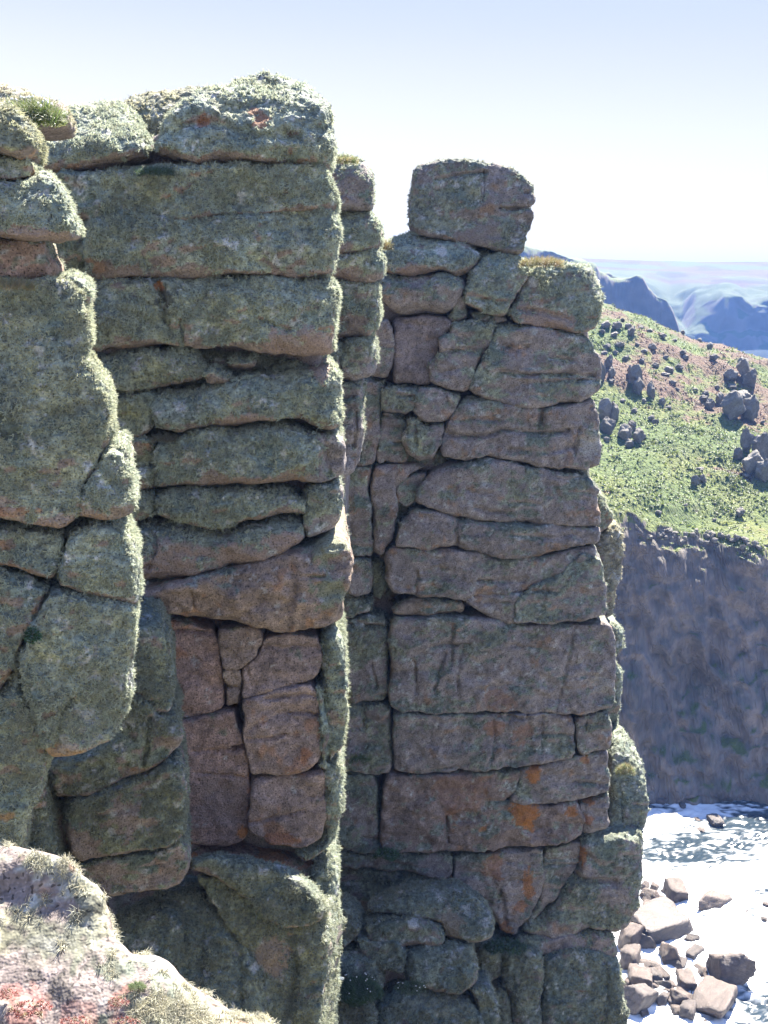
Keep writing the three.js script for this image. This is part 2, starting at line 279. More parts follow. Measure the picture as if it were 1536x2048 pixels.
  const rough = (o.rough ?? 1) * Math.min(1.4, cell / 0.024);
  for (let i = 0; i < n; i++) {
    const x = W[3 * i], y = W[3 * i + 1], z = W[3 * i + 2], nx = nrm[3 * i], ny = nrm[3 * i + 1], nz = nrm[3 * i + 2];
    let c = colourAt(K, x, y, z, nx, ny, nz, o);
    for (const s of stains) { const r = Math.hypot(vs[3 * i] - s.c[0], (vs[3 * i + 1] - s.c[1]) * (s.flat ?? 1)) / s.r + 0.6 * noise(x * 5, y * 5, z * 5) + 0.5 * noise(x * 14, y * 14, z * 14) + 0.3 * noise(x * 33, y * 33, z * 33); if (r < 1) { const t = sstep(1, 0.85, r) * (s.k ?? 0.85), cc = lerp3(c, s.rgb, t); c = [cc[0], cc[1], cc[2], c[3] * (s.keep ? 1 : 1 - t)]; } }
    col.set(c, 4 * i);
    const crustD = c[3] * (0.014 * noise(x * 10, y * 10, z * 10) + 0.02 * noise(x * 21, y * 21, z * 21)), grainD = 0.012 * noise(x * 13, y * 13, z * 13) + 0.007 * noise(x * 27, y * 27, z * 27);
    const d = rough * (crustD + grainD);
    W[3 * i] += nx * d; W[3 * i + 1] += ny * d; W[3 * i + 2] += nz * d;
  }
  vertexNormals(W, quads, nrm);
  // to a mesh: one uv plane per quad (metres), vertices shared within each
  const ctr = new THREE.Vector3(wx((u0 + u1) / 2, (v0 + v1) / 2, -thick / 2), wy((u0 + u1) / 2, (v0 + v1) / 2, -thick / 2), wz((u0 + u1) / 2, (v0 + v1) / 2, -thick / 2));
  const map = new Int32Array(n * 3).fill(-1), P = [], Nn = [], C = [], T = [], I = []; let cnt = 0;
  const tuft = (o.tuft ?? K.tuft), dens = (o.density ?? fr.tuftDensity) * tuft, tsz = o.tuftSize ?? fr.tuftSize, spots = [], toEye = new THREE.Vector3();
  for (let q = 0; q < quads.length; q += 4) {
    const v = [quads[q], quads[q + 1], quads[q + 2], quads[q + 3]];
    if (vs[3 * v[0] + 2] < -thick + 0.012 && vs[3 * v[2] + 2] < -thick + 0.012) continue;            // the bedded back needs no mesh
    let n0 = 0, n1 = 0, n2 = 0; for (const k of v) { n0 += nrm[3 * k]; n1 += nrm[3 * k + 1]; n2 += nrm[3 * k + 2]; }
    const lu = Math.abs(n0 * U.x + n1 * U.y + n2 * U.z), lv = Math.abs(n0 * V.x + n1 * V.y + n2 * V.z), lw = Math.abs(n0 * N.x + n1 * N.y + n2 * N.z);
    const ax = lw >= lu && lw >= lv ? 2 : lu >= lv ? 0 : 1;
    const ids = v.map((k) => {
      const key = k * 3 + ax; if (map[key] < 0) {
        map[key] = cnt++; P.push(W[3 * k] - ctr.x, W[3 * k + 1] - ctr.y, W[3 * k + 2] - ctr.z); Nn.push(nrm[3 * k], nrm[3 * k + 1], nrm[3 * k + 2]); C.push(col[4 * k], col[4 * k + 1], col[4 * k + 2]);
        const a = vs[3 * k], b = vs[3 * k + 1], c = vs[3 * k + 2]; const s = 1 / 1.4; ax === 2 ? T.push((a + sd) * s, b * s) : ax === 0 ? T.push((c + sd) * s, b * s) : T.push((a + sd) * s, c * s);
      } return map[key];
    });
    I.push(ids[0], ids[1], ids[2], ids[0], ids[2], ids[3]);
    if (dens > 0) {
      const a = v[0] * 3, b = v[1] * 3, c = v[2] * 3; const area = Math.abs(Math.hypot(W[b] - W[a], W[b + 1] - W[a + 1], W[b + 2] - W[a + 2]) * Math.hypot(W[c] - W[b], W[c + 1] - W[b + 1], W[c + 2] - W[b + 2]));
      const lic = (col[v[0] * 4 + 3] + col[v[2] * 4 + 3]) / 2; let expect = area * dens * lic * (lic > 0.5 ? 1 : 0.3) * clamp(0.75 + 2.2 * noise(W[a] * 7 + 40, W[a + 1] * 7, W[a + 2] * 7), 0.08, 1.7) * clamp(1 + 2.6 * noise(W[a] * 1.3 + 8, W[a + 1] * 1.6, W[a + 2] * 1.3), 0.12, 1.8);
      toEye.set(EYE.x - W[a], EYE.y - W[a + 1], EYE.z - W[a + 2]).normalize();
      if (toEye.x * n0 + toEye.y * n1 + toEye.z * n2 < -1.8) continue;
      while (expect > 0 && rand() < expect) {
        expect -= 1; const t = rand(), s = rand(), kk = v[Math.floor(rand() * 4)];
        const p = new THREE.Vector3(W[a] + (W[b] - W[a]) * t + (W[c] - W[b]) * s - ctr.x, W[a + 1] + (W[b + 1] - W[a + 1]) * t + (W[c + 1] - W[b + 1]) * s - ctr.y, W[a + 2] + (W[b + 2] - W[a + 2]) * t + (W[c + 2] - W[b + 2]) * s - ctr.z);
        const br = rand() < 0.15 ? 0.55 + 0.3 * rand() : 0.85 + 0.5 * rand(), yl = rand();
        spots.push({ p, n: new THREE.Vector3(n0, n1, n2).normalize().add(new THREE.Vector3(rand() - 0.5, rand() - 0.5, rand() - 0.5).multiplyScalar(0.7)), s: tsz * (0.55 + 0.8 * rand()), roll: rand() * 6.28, hang: o.hang ?? 0.35, c: [K.green[0] * br * (1.13 + 0.12 * yl), K.green[1] * br * 1.12, K.green[2] * br * (1.1 - 0.12 * yl)] });
      }
    }
  }
  const g = new THREE.BufferGeometry();
  g.setAttribute('position', new THREE.Float32BufferAttribute(P, 3)); g.setAttribute('normal', new THREE.Float32BufferAttribute(Nn, 3)); g.setAttribute('color', new THREE.Float32BufferAttribute(C, 3)); g.setAttribute('uv', new THREE.Float32BufferAttribute(T, 2)); g.setIndex(I);
  const mesh = shadows(new THREE.Mesh(g, o.mat ?? rockMat));
  STATS.tris += I.length / 3; STATS.tufts += spots.length;
  if (parent) { mesh.name = o.name ?? 'granite_block'; mesh.position.copy(ctr).sub(parent.position); parent.add(mesh); }
  else { mesh.name = numbered(o.name); mesh.position.copy(ctr); tag(mesh, o.label, o.category, o.group); scene.add(mesh); }
  if (o.label && parent) mesh.userData.label = o.label;
  if (spots.length > 3) scatter('lichen', o.geo ?? fr.geo ?? tuftGeo[seed % 2], lichenMat, spots, mesh);
  return mesh;
}

// ================================================================ the rocks
const ORANGE = [0.42, 0.17, 0.035], RUST = [0.33, 0.16, 0.085], PINK = [0.33, 0.25, 0.21], SOOT = [0.075, 0.08, 0.06], WHITE = [0.52, 0.53, 0.5];
const S = (x, y, r, rgb, more = {}) => ({ x, y, r, rgb, ...more });
const cr = (p, d = 0.06, w = 0.03) => ({ p, d, w });

// ---------------------------------------------------------------- tall tower left of centre
{
  const f = frame(470, 1000, 13, 0.06, 0, 1, { cell: 0.023, thick: 2.6, Ru: 0.12, Rw: 0.2, tuftSize: 0.046, tuftDensity: 650, groove: 0.025, lump: 0.085, grow: 0.012 });
  const T = thing('rock_tower', 'tall shaggy grey-green lichened granite tower of bulging layers left of centre', 'rock tower', at(470, 2060, 14.2));
  block(T, f, 'core', [130,360, 250,300, 400,230, 560,190, 630,230, 640,600, 640,1000, 650,1250, 640,1700, 630,2110, 250,2110, 210,1700, 200,900], { off: -0.5, name: 'inner_rock', cell: 0.09, thick: 2.2 });
  block(T, f, 'lichen', [240,214, 270,194, 330,181, 400,175, 452,178, 470,240, 380,280, 300,300, 262,250], { off: -0.9, Ru: 0.2, thick: 1.6, lean: 0.5, K: { cover: 0.95, green: [0.27, 0.28, 0.2] }, crust: 0.9 });
  block(T, f, 'lichen', [76,330, 78,270, 116,236, 165,209, 215,205, 260,218, 282,245, 302,290, 292,316, 220,334, 150,346, 95,340], { off: 0.12, lean: 1.0, Ru: 0.18, Rw: 0.3, grow: 0.0, K: { cover: 0.8 }, crust: 0.7, lump: 0.1 });
  block(T, f, 'lichen', [308,300, 330,256, 345,232, 378,206, 420,186, 447,178, 480,160, 510,153, 555,155, 590,169, 634,190, 657,220, 660,262, 668,300, 664,320, 630,335, 565,332, 510,319, 460,323, 410,329, 350,321, 318,313], { off: 0.15, lean: 0.9, Ru: 0.2, Rw: 0.34, lump: 0.13, grow: 0.0, K: { cover: 0.85 }, crust: 0.7, creases: [cr([470,205, 520,195, 570,212, 620,222], 0.08, 0.06), cr([340,262, 400,235, 450,250, 520,275, 600,270], 0.08, 0.05)], stains: [S(402,240,14,RUST), S(520,240,16,RUST), S(505,215,10,RUST)] });
  block(T, f, 'lichen', [118,354, 180,346, 275,346, 350,339, 450,336, 560,338, 622,340, 652,352, 664,385, 665,420, 600,414, 525,421, 415,427, 355,441, 280,429, 150,431, 125,400], { off: 0.06, K: { cover: 0.9 }, Ru: 0.1, grow: 0.045 });
  block(T, f, 'lichen', [180,436, 280,431, 355,443, 415,431, 525,424, 600,417, 664,426, 670,470, 662,512, 656,542, 600,556, 520,543, 450,543, 400,551, 300,552, 182,552, 179,500], { off: 0.1, K: { cover: 0.9 }, Ru: 0.1, grow: 0.04, bulge: 0.12, stains: [S(560,553,45,PINK,{flat:4}), S(640,548,22,PINK,{flat:2.5})] });
  block(T, f, 'lichen', [88,470, 150,447, 175,440, 176,548, 120,550, 92,525], { off: 0.0, K: { cover: 0.9, green: [0.265, 0.305, 0.235] } });
  block(T, f, 'lichen', [186,560, 300,557, 400,557, 520,550, 600,561, 645,553, 672,575, 675,620, 669,670, 666,706, 630,714, 540,702, 450,692, 362,686, 280,692, 190,696, 178,672, 183,612], { off: 0.14, K: { cover: 0.88 }, Ru: 0.16, bulge: 0.1, creases: [cr([361,640, 362,690], 0.08, 0.02), cr([312,560, 325,600, 330,640], 0.13, 0.04), cr([520,640, 560,655, 580,660], 0.05, 0.025)], stains: [S(590,700,70,PINK,{flat:1.6}), S(640,690,30,PINK), S(330,600,16,SOOT), S(320,572,9,ORANGE)] });
  block(T, f, 'mossy', [180,708, 300,712, 400,706, 560,712, 640,736, 660,770, 560,790, 300,800, 215,790, 190,740], { off: -0.35, name: 'granite_block', thick: 1.6 });
  block(T, f, 'lichen', [188,742, 220,716, 270,705, 360,700, 400,718, 413,740, 402,762, 370,768, 300,772, 240,778, 205,767], { off: 0.12, Ru: 0.17, Rw: 0.26, K: { cover: 0.95, green: [0.265, 0.305, 0.235] } });
  block(T, f, 'lichen', [408,748, 430,738, 462,755, 452,769, 415,770], { off: 0.12, Ru: 0.06, thick: 0.8 });
  block(T, f, 'lichen', [448,724, 475,714, 510,717, 510,733, 470,741, 452,737], { off: -0.02, Ru: 0.05, thick: 0.9 });
  block(T, f, 'lichen', [308,795, 370,781, 450,763, 540,751, 600,739, 664,735, 682,772, 683,850, 652,860, 580,836, 510,840, 440,850, 360,862, 320,844, 306,812], { off: 0.14, K: { cover: 0.9 }, Ru: 0.17, lean: 0.22, Rw: 0.26, stains: [S(500,846,60,PINK,{flat:4}), S(640,745,20,PINK)] });
  block(T, f, 'lichen', [218,802, 260,788, 305,785, 311,812, 306,842, 280,868, 240,869, 220,842], { off: 0.0, Ru: 0.12, K: { green: [0.25, 0.29, 0.22] } });
  block(T, f, 'mossy', [215,860, 300,850, 420,855, 600,848, 676,862, 680,880, 560,880, 380,885, 260,900], { off: -0.3, thick: 1.6 });
  block(T, f, 'lichen', [312,896, 350,881, 400,865, 500,857, 580,856, 620,870, 646,896, 647,930, 622,956, 550,964, 450,968, 370,970, 318,972, 310,936], { off: 0.16, K: { cover: 0.93 }, Ru: 0.19, Rw: 0.28, stains: [S(480,966,80,PINK,{flat:6})] });
  block(T, f, 'mixed', [590,862, 668,866, 686,890, 685,946, 650,963, 590,958], { off: -0.02, Ru: 0.12 });
  block(T, f, 'lichen', [238,892, 270,872, 306,880, 309,926, 280,936, 244,922], { off: 0.0, Ru: 0.1, K: { green: [0.25, 0.29, 0.22] } });
  block(T, f, 'lichen', [258,938, 310,929, 313,976, 270,987, 256,962], { off: 0.02, Ru: 0.1 });
  block(T, f, 'lichen', [310,996, 350,986, 415,981, 500,981, 575,986, 609,1003, 616,1030, 560,1029, 500,1041, 460,1053, 400,1049, 350,1043, 312,1030], { off: 0.13, K: { cover: 0.93 }, Ru: 0.12 });
  block(T, f, 'mixed', [258,1052, 300,1041, 360,1049, 460,1059, 540,1036, 613,1033, 613,1076, 560,1101, 480,1127, 400,1152, 330,1162, 280,1162, 268,1110], { off: 0.08, K: { cover: 0.66 }, Ru: 0.14, Rw: 0.3, bulge: 0.12, creases: [cr([305,1050, 312,1100, 290,1150], 0.06, 0.03)], stains: [S(330,1140,70,PINK,{flat:1.6}), S(470,1110,80,PINK,{flat:3}), S(570,1085,50,PINK,{flat:2.4})] });
  block(T, f, 'mixed', [611,986, 640,969, 677,958, 685,986, 681,1041, 656,1067, 611,1081, 606,1040], { off: 0.02, Ru: 0.12 });
  block(T, f, 'lichen', [252,987, 309,980, 311,1032, 256,1042], { off: 0.02, Ru: 0.1 });
  block(T, f, 'bare', [272,1182, 350,1160, 450,1134, 550,1110, 615,1087, 657,1067, 692,1086, 706,1120, 696,1160, 682,1240, 660,1254, 575,1258, 500,1252, 400,1234, 325,1221, 276,1208], { off: 0.14, Ru: 0.13, Rw: 0.3, bulge: 0.1, K: { cover: 0.22, rock: [0.31, 0.24, 0.19] }, creases: [cr([583,1120, 590,1170, 575,1240], 0.05, 0.04), cr([600,1150, 650,1152], 0.05, 0.02), cr([380,1180, 385,1215], 0.04, 0.02)], stains: [S(650,1090,40,[0.24,0.27,0.18],{keep:1}), S(660,1180,36,[0.22,0.25,0.17],{keep:1})] });
  // the red granite wall below
  const r = { Ru: 0.035, Rw: 0.06, groove: 0.012, lump: 0.04, grow: 0.006, soft: 0.07 };
  block(T, f, 'red', [270,1222, 330,1240, 426,1256, 439,1290, 446,1370, 449,1410, 426,1427, 360,1440, 345,1412, 338,1320, 318,1262, 280,1247], { off: -0.1, ...r });
  block(T, f, 'red', [438,1258, 510,1254, 531,1276, 512,1311, 481,1340, 446,1338, 440,1300], { off: -0.02, ...r, K: { rock: [0.30, 0.235, 0.195], cover: 0.25 } });
  block(T, f, 'red', [448,1342, 481,1342, 481,1411, 452,1413], { off: -0.03, ...r, K: { rock: [0.29, 0.23, 0.19], cover: 0.2 } });
  block(T, f, 'red', [530,1277, 600,1268, 637,1272, 644,1310, 634,1357, 560,1377, 485,1399, 482,1342, 512,1316], { off: 0.0, ...r, K: { rock: [0.34, 0.265, 0.235], cover: 0.2 } });
  block(T, f, 'red', [485,1402, 550,1381, 620,1368, 643,1395, 650,1460, 642,1522, 600,1543, 500,1554, 488,1485], { off: 0.04, ...r, K: { rock: [0.34, 0.265, 0.235], cover: 0.2 }, creases: [cr([490,1470, 510,1450, 570,1425, 625,1408], 0.04, 0.03), cr([492,1480, 540,1478, 570,1470], 0.07, 0.02)], stains: [S(608,1510,16,RUST)] });
  block(T, f, 'red', [498,1559, 600,1547, 646,1539, 653,1620, 644,1676, 600,1693, 540,1684, 498,1662], { off: 0.06, ...r, Ru: 0.06, Rw: 0.1, K: { rock: [0.34, 0.265, 0.235], cover: 0.15 }, stains: [S(560,1680,40,RUST,{flat:3})] });
  block(T, f, 'red', [358,1443, 425,1430, 470,1419, 484,1480, 497,1525, 500,1640, 493,1674, 465,1692, 378,1690, 366,1580], { off: -0.03, ...r, Ru: 0.06, stains: [S(486,1665,15,ORANGE), S(440,1600,60,[0.28,0.22,0.2],{k:0.7})] });
  block(T, f, 'lichen', [640,1261, 670,1254, 690,1290, 693,1380, 689,1480, 656,1532, 651,1420, 646,1330], { off: 0.04, Ru: 0.1, K: { cover: 0.85, green: [0.25, 0.29, 0.22] } });
  block(T, f, 'lichen', [630,1370, 646,1380, 655,1450, 655,1535, 640,1530, 643,1450], { off: 0.1, Ru: 0.05, thick: 1 });
  block(T, f, 'lichen', [646,1542, 680,1512, 687,1560, 678,1640, 665,1692, 620,1724, 588,1706, 645,1680, 652,1620], { off: 0.05, Ru: 0.1, K: { cover: 0.7 } });
  block(T, f, 'red', [370,1702, 470,1700, 560,1716, 620,1732, 655,1716, 664,1790, 560,1800, 400,1770], { off: -0.12, Ru: 0.1, K: { rock: [0.30, 0.215, 0.18], cover: 0.3 }, stains: [S(540,1722,34,ORANGE,{k:0.6,flat:2}), S(388,1728,18,ORANGE,{k:0.6})] });
  block(T, f, 'lichen', [628,1730, 660,1710, 669,1760, 674,1850, 670,1960, 668,2110, 600,2110, 600,1900, 610,1800], { off: 0.02, Ru: 0.12, K: { cover: 0.85 } });
}

// ---------------------------------------------------------------- slim pillar behind, between the two towers
{
  const f = frame(710, 650, 16.6, 0, 0, 1, { cell: 0.03, thick: 2.0, Ru: 0.17, Rw: 0.25, tuftSize: 0.045, tuftDensity: 700, groove: 0.02, lump: 0.05 });
  const T = thing('rock_pillar', 'slim stepped lichened granite pillar seen in the gap between the two big towers', 'rock pillar', at(700, 2060, 17.6));
  block(T, f, 'core', [560,350, 720,350, 720,600, 700,900, 650,1500, 640,2110, 560,2110], { off: -0.5, name: 'inner_rock', cell: 0.1, thick: 1.6 });
  block(T, f, 'mixed', [560,330, 660,322, 690,309, 720,321, 743,345, 743,380, 741,421, 560,424], { lean: 0.3, K: { cover: 0.5, rock: [0.27, 0.24, 0.23] }, lump: 0.07 });
  block(T, f, 'lichen', [560,428, 655,420, 700,413, 735,425, 759,452, 762,478, 742,501, 715,509, 650,503, 560,503], { off: 0.08, lean: 0.4, stains: [S(690,495,20,PINK,{flat:2})] });
  block(T, f, 'lichen', [560,506, 655,508, 715,513, 748,497, 765,525, 763,550, 725,567, 655,554, 560,552], { off: 0.08, stains: [S(690,548,30,PINK,{flat:2})] });
  block(T, f, 'lichen', [560,560, 655,558, 745,566, 756,576, 754,640, 741,676, 660,672, 560,672], { off: 0.05, K: { cover: 0.7 } });
  block(T, f, 'mixed', [560,682, 665,682, 725,678, 748,688, 752,720, 745,748, 705,769, 662,752, 560,752], { off: 0.1, K: { cover: 0.6 } });
  block(T, f, 'mixed', [560,760, 665,761, 722,769, 724,800, 680,806, 560,806], { off: 0.0 });
  block(T, f, 'mixed', [560,812, 680,806, 718,796, 725,850, 719,905, 706,942, 680,956, 560,960], { off: 0.06 });
  block(T, f, 'mixed', [560,965, 650,962, 676,1000, 682,1100, 678,1230, 650,1240, 560,1240], { off: -0.25, K: { cover: 0.6 } });
  block(T, f, 'mossy', [540,1245, 630,1245, 656,1300, 660,1500, 654,1700, 650,2110, 540,2110], { off: -0.35, cell: 0.05 });
}

// ---------------------------------------------------------------- right-hand tower
let towerRight;
{
  const f = frame(1000, 1100, 20, 0.0, 0.0, 1, { cell: 0.034, thick: 3.3, soft: 0.09, grow: 0.015, Ru: 0.1, Rw: 0.15, tuftSize: 0.055, tuftDensity: 300, groove: 0.035, lump: 0.042 });
  const T = towerRight = thing('rock_tower', 'square-jointed mauve-brown granite tower of big blocks at right, above the sea', 'rock tower', at(985, 2060, 21.6));
  block(T, f, 'core', [752,560, 790,490, 900,490, 1000,530, 1170,550, 1180,700, 1180,1000, 1195,1250, 1205,1600, 1200,1860, 1180,2110, 690,2110, 690,1200, 700,940], { off: -0.7, name: 'inner_rock', cell: 0.11, thick: 2.4 });
  // crown
  block(T, f, 'lichen', [766,540, 764,500, 780,480, 828,470, 880,477, 928,480, 962,505, 952,532, 915,552, 890,541, 830,547, 786,547], { off: 0.05, lean: 0.5, Ru: 0.18, Rw: 0.3, K: { cover: 0.72 }, stains: [S(886,502,10,WHITE), S(820,545,50,PINK,{flat:5})] });
  block(T, f, 'mixed', [763,553, 786,549, 832,551, 890,545, 926,557, 929,580, 908,611, 890,627, 840,630, 798,628, 778,612, 761,582], { off: 0.0, Ru: 0.22, Rw: 0.32, bulge: 0.15 });
  block(T, f, 'mossy', [915,500, 985,500, 990,560, 930,600, 905,640, 890,600], { off: -0.55, thick: 1.8 });
  block(T, f, 'lichen', [933,582, 949,541, 977,512, 1015,505, 1058,525, 1053,556, 1037,583, 1018,615, 1008,632, 965,624, 935,607], { off: 0.08, lean: 0.35, Ru: 0.15, K: { cover: 0.7 }, creases: [cr([938,590, 970,600, 1010,605], 0.07, 0.04)] });
  block(T, f, 'lichen', [1062,530, 1110,524, 1180,538, 1204,570, 1204,610, 1187,656, 1158,666, 1090,654, 1030,642, 1018,626, 1041,586], { off: 0.12, lean: 0.35, Ru: 0.18, Rw: 0.28, K: { cover: 0.68 }, stains: [S(1068,562,10,WHITE), S(1090,645,70,PINK,{flat:3})], creases: [cr([1030,618, 1080,622, 1140,640], 0.08, 0.04)] });
  block(T, f, 'bare', [942,624, 1010,635, 1013,645, 950,642], { off: -0.12, Ru: 0.04, thick: 1.5 });
  block(T, f, 'mixed', [897,634, 914,597, 933,588, 932,634, 906,648], { off: -0.15, Ru: 0.1, thick: 1.2 });
  // shoulders
  block(T, f, 'bare', [735,648, 778,640, 785,680, 781,740, 772,757, 742,750], { off: -0.05 });
  block(T, f, 'bare', [790,638, 840,632, 890,634, 901,649, 892,673, 874,714, 861,740, 857,770, 790,766, 786,736], { off: -0.12, K: { rock: [0.265, 0.23, 0.23], cover: 0.15 } });
  block(T, f, 'mixed', [905,647, 952,639, 995,650, 983,681, 957,723, 933,782, 894,778, 861,762, 858,728, 882,706, 879,678, 902,668], { off: 0.02, Ru: 0.1, creases: [cr([885,705, 920,700], 0.07, 0.03), cr([878,745, 930,735], 0.04, 0.03)] });
  block(T, f, 'mixed', [1001,652, 1090,657, 1170,673, 1197,710, 1199,750, 1195,783, 1165,802, 1080,813, 1006,808, 957,790, 936,778, 957,729], { off: 0.1, Ru: 0.11, Rw: 0.18, K: { cover: 0.5 }, creases: [cr([1005,692, 1040,698, 1056,694], 0.08, 0.03), cr([1000,744, 1060,750, 1100,748, 1190,752], 0.09, 0.03), cr([1100,715, 1150,722], 0.05, 0.03)], stains: [S(1180,775,16,WHITE,{k:0.5})] });
  // waist
  block(T, f, 'bare', [728,758, 769,766, 760,806, 758,866, 751,922, 708,934, 712,866], { off: -0.1 });
  block(T, f, 'mixed', [768,774, 841,778, 833,813, 815,828, 764,818], { off: -0.05, Ru: 0.08 });
  block(T, f, 'mixed', [764,822, 808,836, 817,852, 812,924, 755,924, 759,863], { off: -0.12, Ru: 0.08 });
  block(T, f, 'mixed', [838,780, 865,775, 916,793, 908,823, 890,844, 848,844, 827,821], { off: 0.05, Ru: 0.12, Rw: 0.2, K: { cover: 0.4 } });
  block(T, f, 'mixed', [891,847, 883,881, 866,915, 840,922, 814,906, 805,881, 818,838, 830,836, 846,850], { off: 0.06, Ru: 0.12, Rw: 0.2, creases: [cr([830,850, 832,890], 0.07, 0.03)] });
  block(T, f, 'mossy', [800,900, 890,900, 900,930, 880,940, 800,935], { off: -0.3, thick: 1.5 });
  block(T, f, 'bare', [928,798, 975,797, 1015,810, 1080,818, 1152,806, 1189,798, 1199,860, 1199,928, 1170,938, 1110,940, 1015,920, 973,912, 932,920, 886,911, 877,893, 898,843], { off: 0.08, Ru: 0.11, Rw: 0.18, creases: [cr([895,868, 930,874, 975,871, 1010,860, 1080,868, 1115,866, 1140,862], 0.12, 0.035), cr([900,842, 960,838, 1000,842], 0.06, 0.03), cr([1015,900, 1100,905, 1150,895], 0.06, 0.04)], stains: [S(1180,890,22,WHITE,{k:0.5})] });
  // belly
  block(T, f, 'mixed', [696,937, 746,931, 736,974, 747,1088, 743,1111, 690,1111, 684,1012], { off: -0.08 });
  block(T, f, 'mixed', [751,931, 817,928, 851,932, 815,950, 790,976, 796,1009, 783,1076, 761,1110, 748,1101, 746,1027, 740,970], { off: -0.05, Ru: 0.1, K: { cover: 0.35 } });
  block(T, f, 'mixed', [794,970, 826,948, 853,944, 833,996, 812,1014, 794,1002], { off: -0.1, Ru: 0.1, thick: 1.2 });
  block(T, f, 'mossy', [780,950, 860,940, 850,1010, 800,1100, 770,1120, 755,1110, 785,1060], { off: -0.45, thick: 1.5 });
  block(T, f, 'bare', [833,1000, 840,968, 875,939, 940,921, 980,916, 1038,930, 1096,942, 1162,950, 1195,978, 1198,1049, 1127,1049, 1020,1045, 968,1041, 915,1031, 870,1018], { off: 0.08, Ru: 0.12, Rw: 0.18, creases: [cr([930,980, 960,987, 985,987], 0.06, 0.025), cr([1020,1008, 1050,1005, 1080,1010], 0.07, 0.03), cr([1110,970, 1120,1000], 0.04, 0.04)] });
  block(T, f, 'bare', [793,1089, 799,1057, 826,1019, 870,1021, 923,1038, 976,1044, 1074,1049, 1162,1048, 1197,1055, 1195,1080, 1140,1093, 1083,1112, 1003,1114, 959,1099, 914,1094, 857,1099, 817,1092], { off: 0.1, Ru: 0.13, Rw: 0.22, creases: [cr([1020,1070, 1100,1075, 1150,1070], 0.05, 0.03)] });
  block(T, f, 'bare', [771,1112, 786,1094, 844,1097, 923,1101, 963,1103, 1003,1117, 1083,1114, 1149,1094, 1190,1090, 1204,1130, 1210,1200, 1100,1235, 1020,1244, 976,1232, 945,1210, 923,1196, 852,1192, 786,1183, 771,1155], { off: 0.06, Ru: 0.11, Rw: 0.18, creases: [cr([845,1140, 880,1135], 0.05, 0.03), cr([955,1163, 1000,1165, 1050,1165], 0.07, 0.02), cr([930,1200, 960,1190, 1010,1190], 0.06, 0.025), cr([970,1208, 1020,1205], 0.05, 0.02)] });
  block(T, f, 'mixed', [1162,1106, 1198,1116, 1206,1150, 1213,1226, 1171,1240, 1083,1247, 1030,1243, 1032,1208, 1064,1173, 1117,1150], { off: 0.16, Ru: 0.09, Rw: 0.14, K: { cover: 0.62 } });
  block(T, f, 'bare', [784,1217, 826,1196, 923,1201, 930,1222, 852,1232, 790,1227], { off: 0.0, Ru: 0.07, thick: 1.8, K: { rock: [0.29, 0.24, 0.19] } });
  block(T, f, 'bare', [696,1120, 741,1118, 741,1187, 698,1190, 690,1146], { off: -0.05 });
  block(T, f, 'mossy', [745,1118, 772,1118, 775,1180, 760,1200, 745,1190], { off: -0.35, thick: 1.4 });
  block(T, f, 'mossy', [684,1198, 743,1202, 738,1222, 684,1236], { off: -0.05, Ru: 0.07 });
  // the great square block and its courses below
  block(T, f, 'mixed', [668,1250, 728,1233, 774,1237, 775,1400, 702,1404, 684,1324], { off: -0.03, K: { cover: 0.62, green: [0.23, 0.265, 0.21] } });
  block(T, f, 'bare', [781,1242, 861,1235, 968,1237, 1020,1250, 1127,1250, 1213,1244, 1230,1280, 1228,1412, 1171,1426, 1083,1424, 994,1422, 914,1424, 808,1422, 782,1408], { off: 0.1, Ru: 0.07, Rw: 0.11, lump: 0.075, groove: 0.02, K: { cover: 0.42 }, creases: [cr([890,1310, 878,1345, 866,1380], 0.07, 0.03), cr([925,1300, 912,1350, 918,1400], 0.05, 0.04), cr([1150,1255, 1140,1300, 1120,1390, 1112,1424], 0.06, 0.03), cr([1020,1290, 1090,1300], 0.05, 0.03), cr([960,1380, 1010,1370, 1060,1376], 0.05, 0.04)], stains: [S(1000,1400,30,RUST,{k:0.4}), S(1200,1370,24,WHITE,{k:0.35})] });
  block(T, f, 'mixed', [690,1408, 778,1407, 784,1542, 690,1542, 684,1510], { off: -0.03, K: { cover: 0.55, green: [0.23, 0.265, 0.21] } });
  block(T, f, 'bare', [788,1427, 914,1428, 1038,1427, 1146,1430, 1150,1500, 1141,1514, 1038,1528, 923,1542, 789,1545, 788,1474], { off: 0.08, Ru: 0.065, Rw: 0.1, lump: 0.07, groove: 0.02, K: { cover: 0.4 }, creases: [cr([985,1440, 990,1480, 982,1520], 0.05, 0.03), cr([1085,1430, 1082,1510], 0.04, 0.025)], stains: [S(985,1460,22,RUST,{k:0.6}), S(1045,1470,20,RUST,{k:0.5})] });
  block(T, f, 'bare', [1152,1437, 1212,1421, 1223,1456, 1218,1496, 1158,1510], { off: 0.08, Ru: 0.09 });
  block(T, f, 'bare', [773,1552, 861,1550, 994,1544, 1046,1540, 1030,1580, 1008,1604, 1100,1611, 1152,1604, 1169,1640, 1166,1662, 1127,1682, 994,1697, 905,1702, 800,1702, 763,1692, 763,1620], { off: 0.07, Ru: 0.06, Rw: 0.1, lump: 0.07, groove: 0.02, K: { cover: 0.36, rock: [0.27, 0.215, 0.19] }, stains: [S(1050,1628,30,ORANGE), S(1058,1652,14,ORANGE), S(966,1657,10,ORANGE,{k:0.7}), S(1145,1625,13,ORANGE,{k:0.7}), S(915,1585,60,RUST,{k:0.3})], creases: [cr([940,1600, 1008,1606], 0.05, 0.02)] });
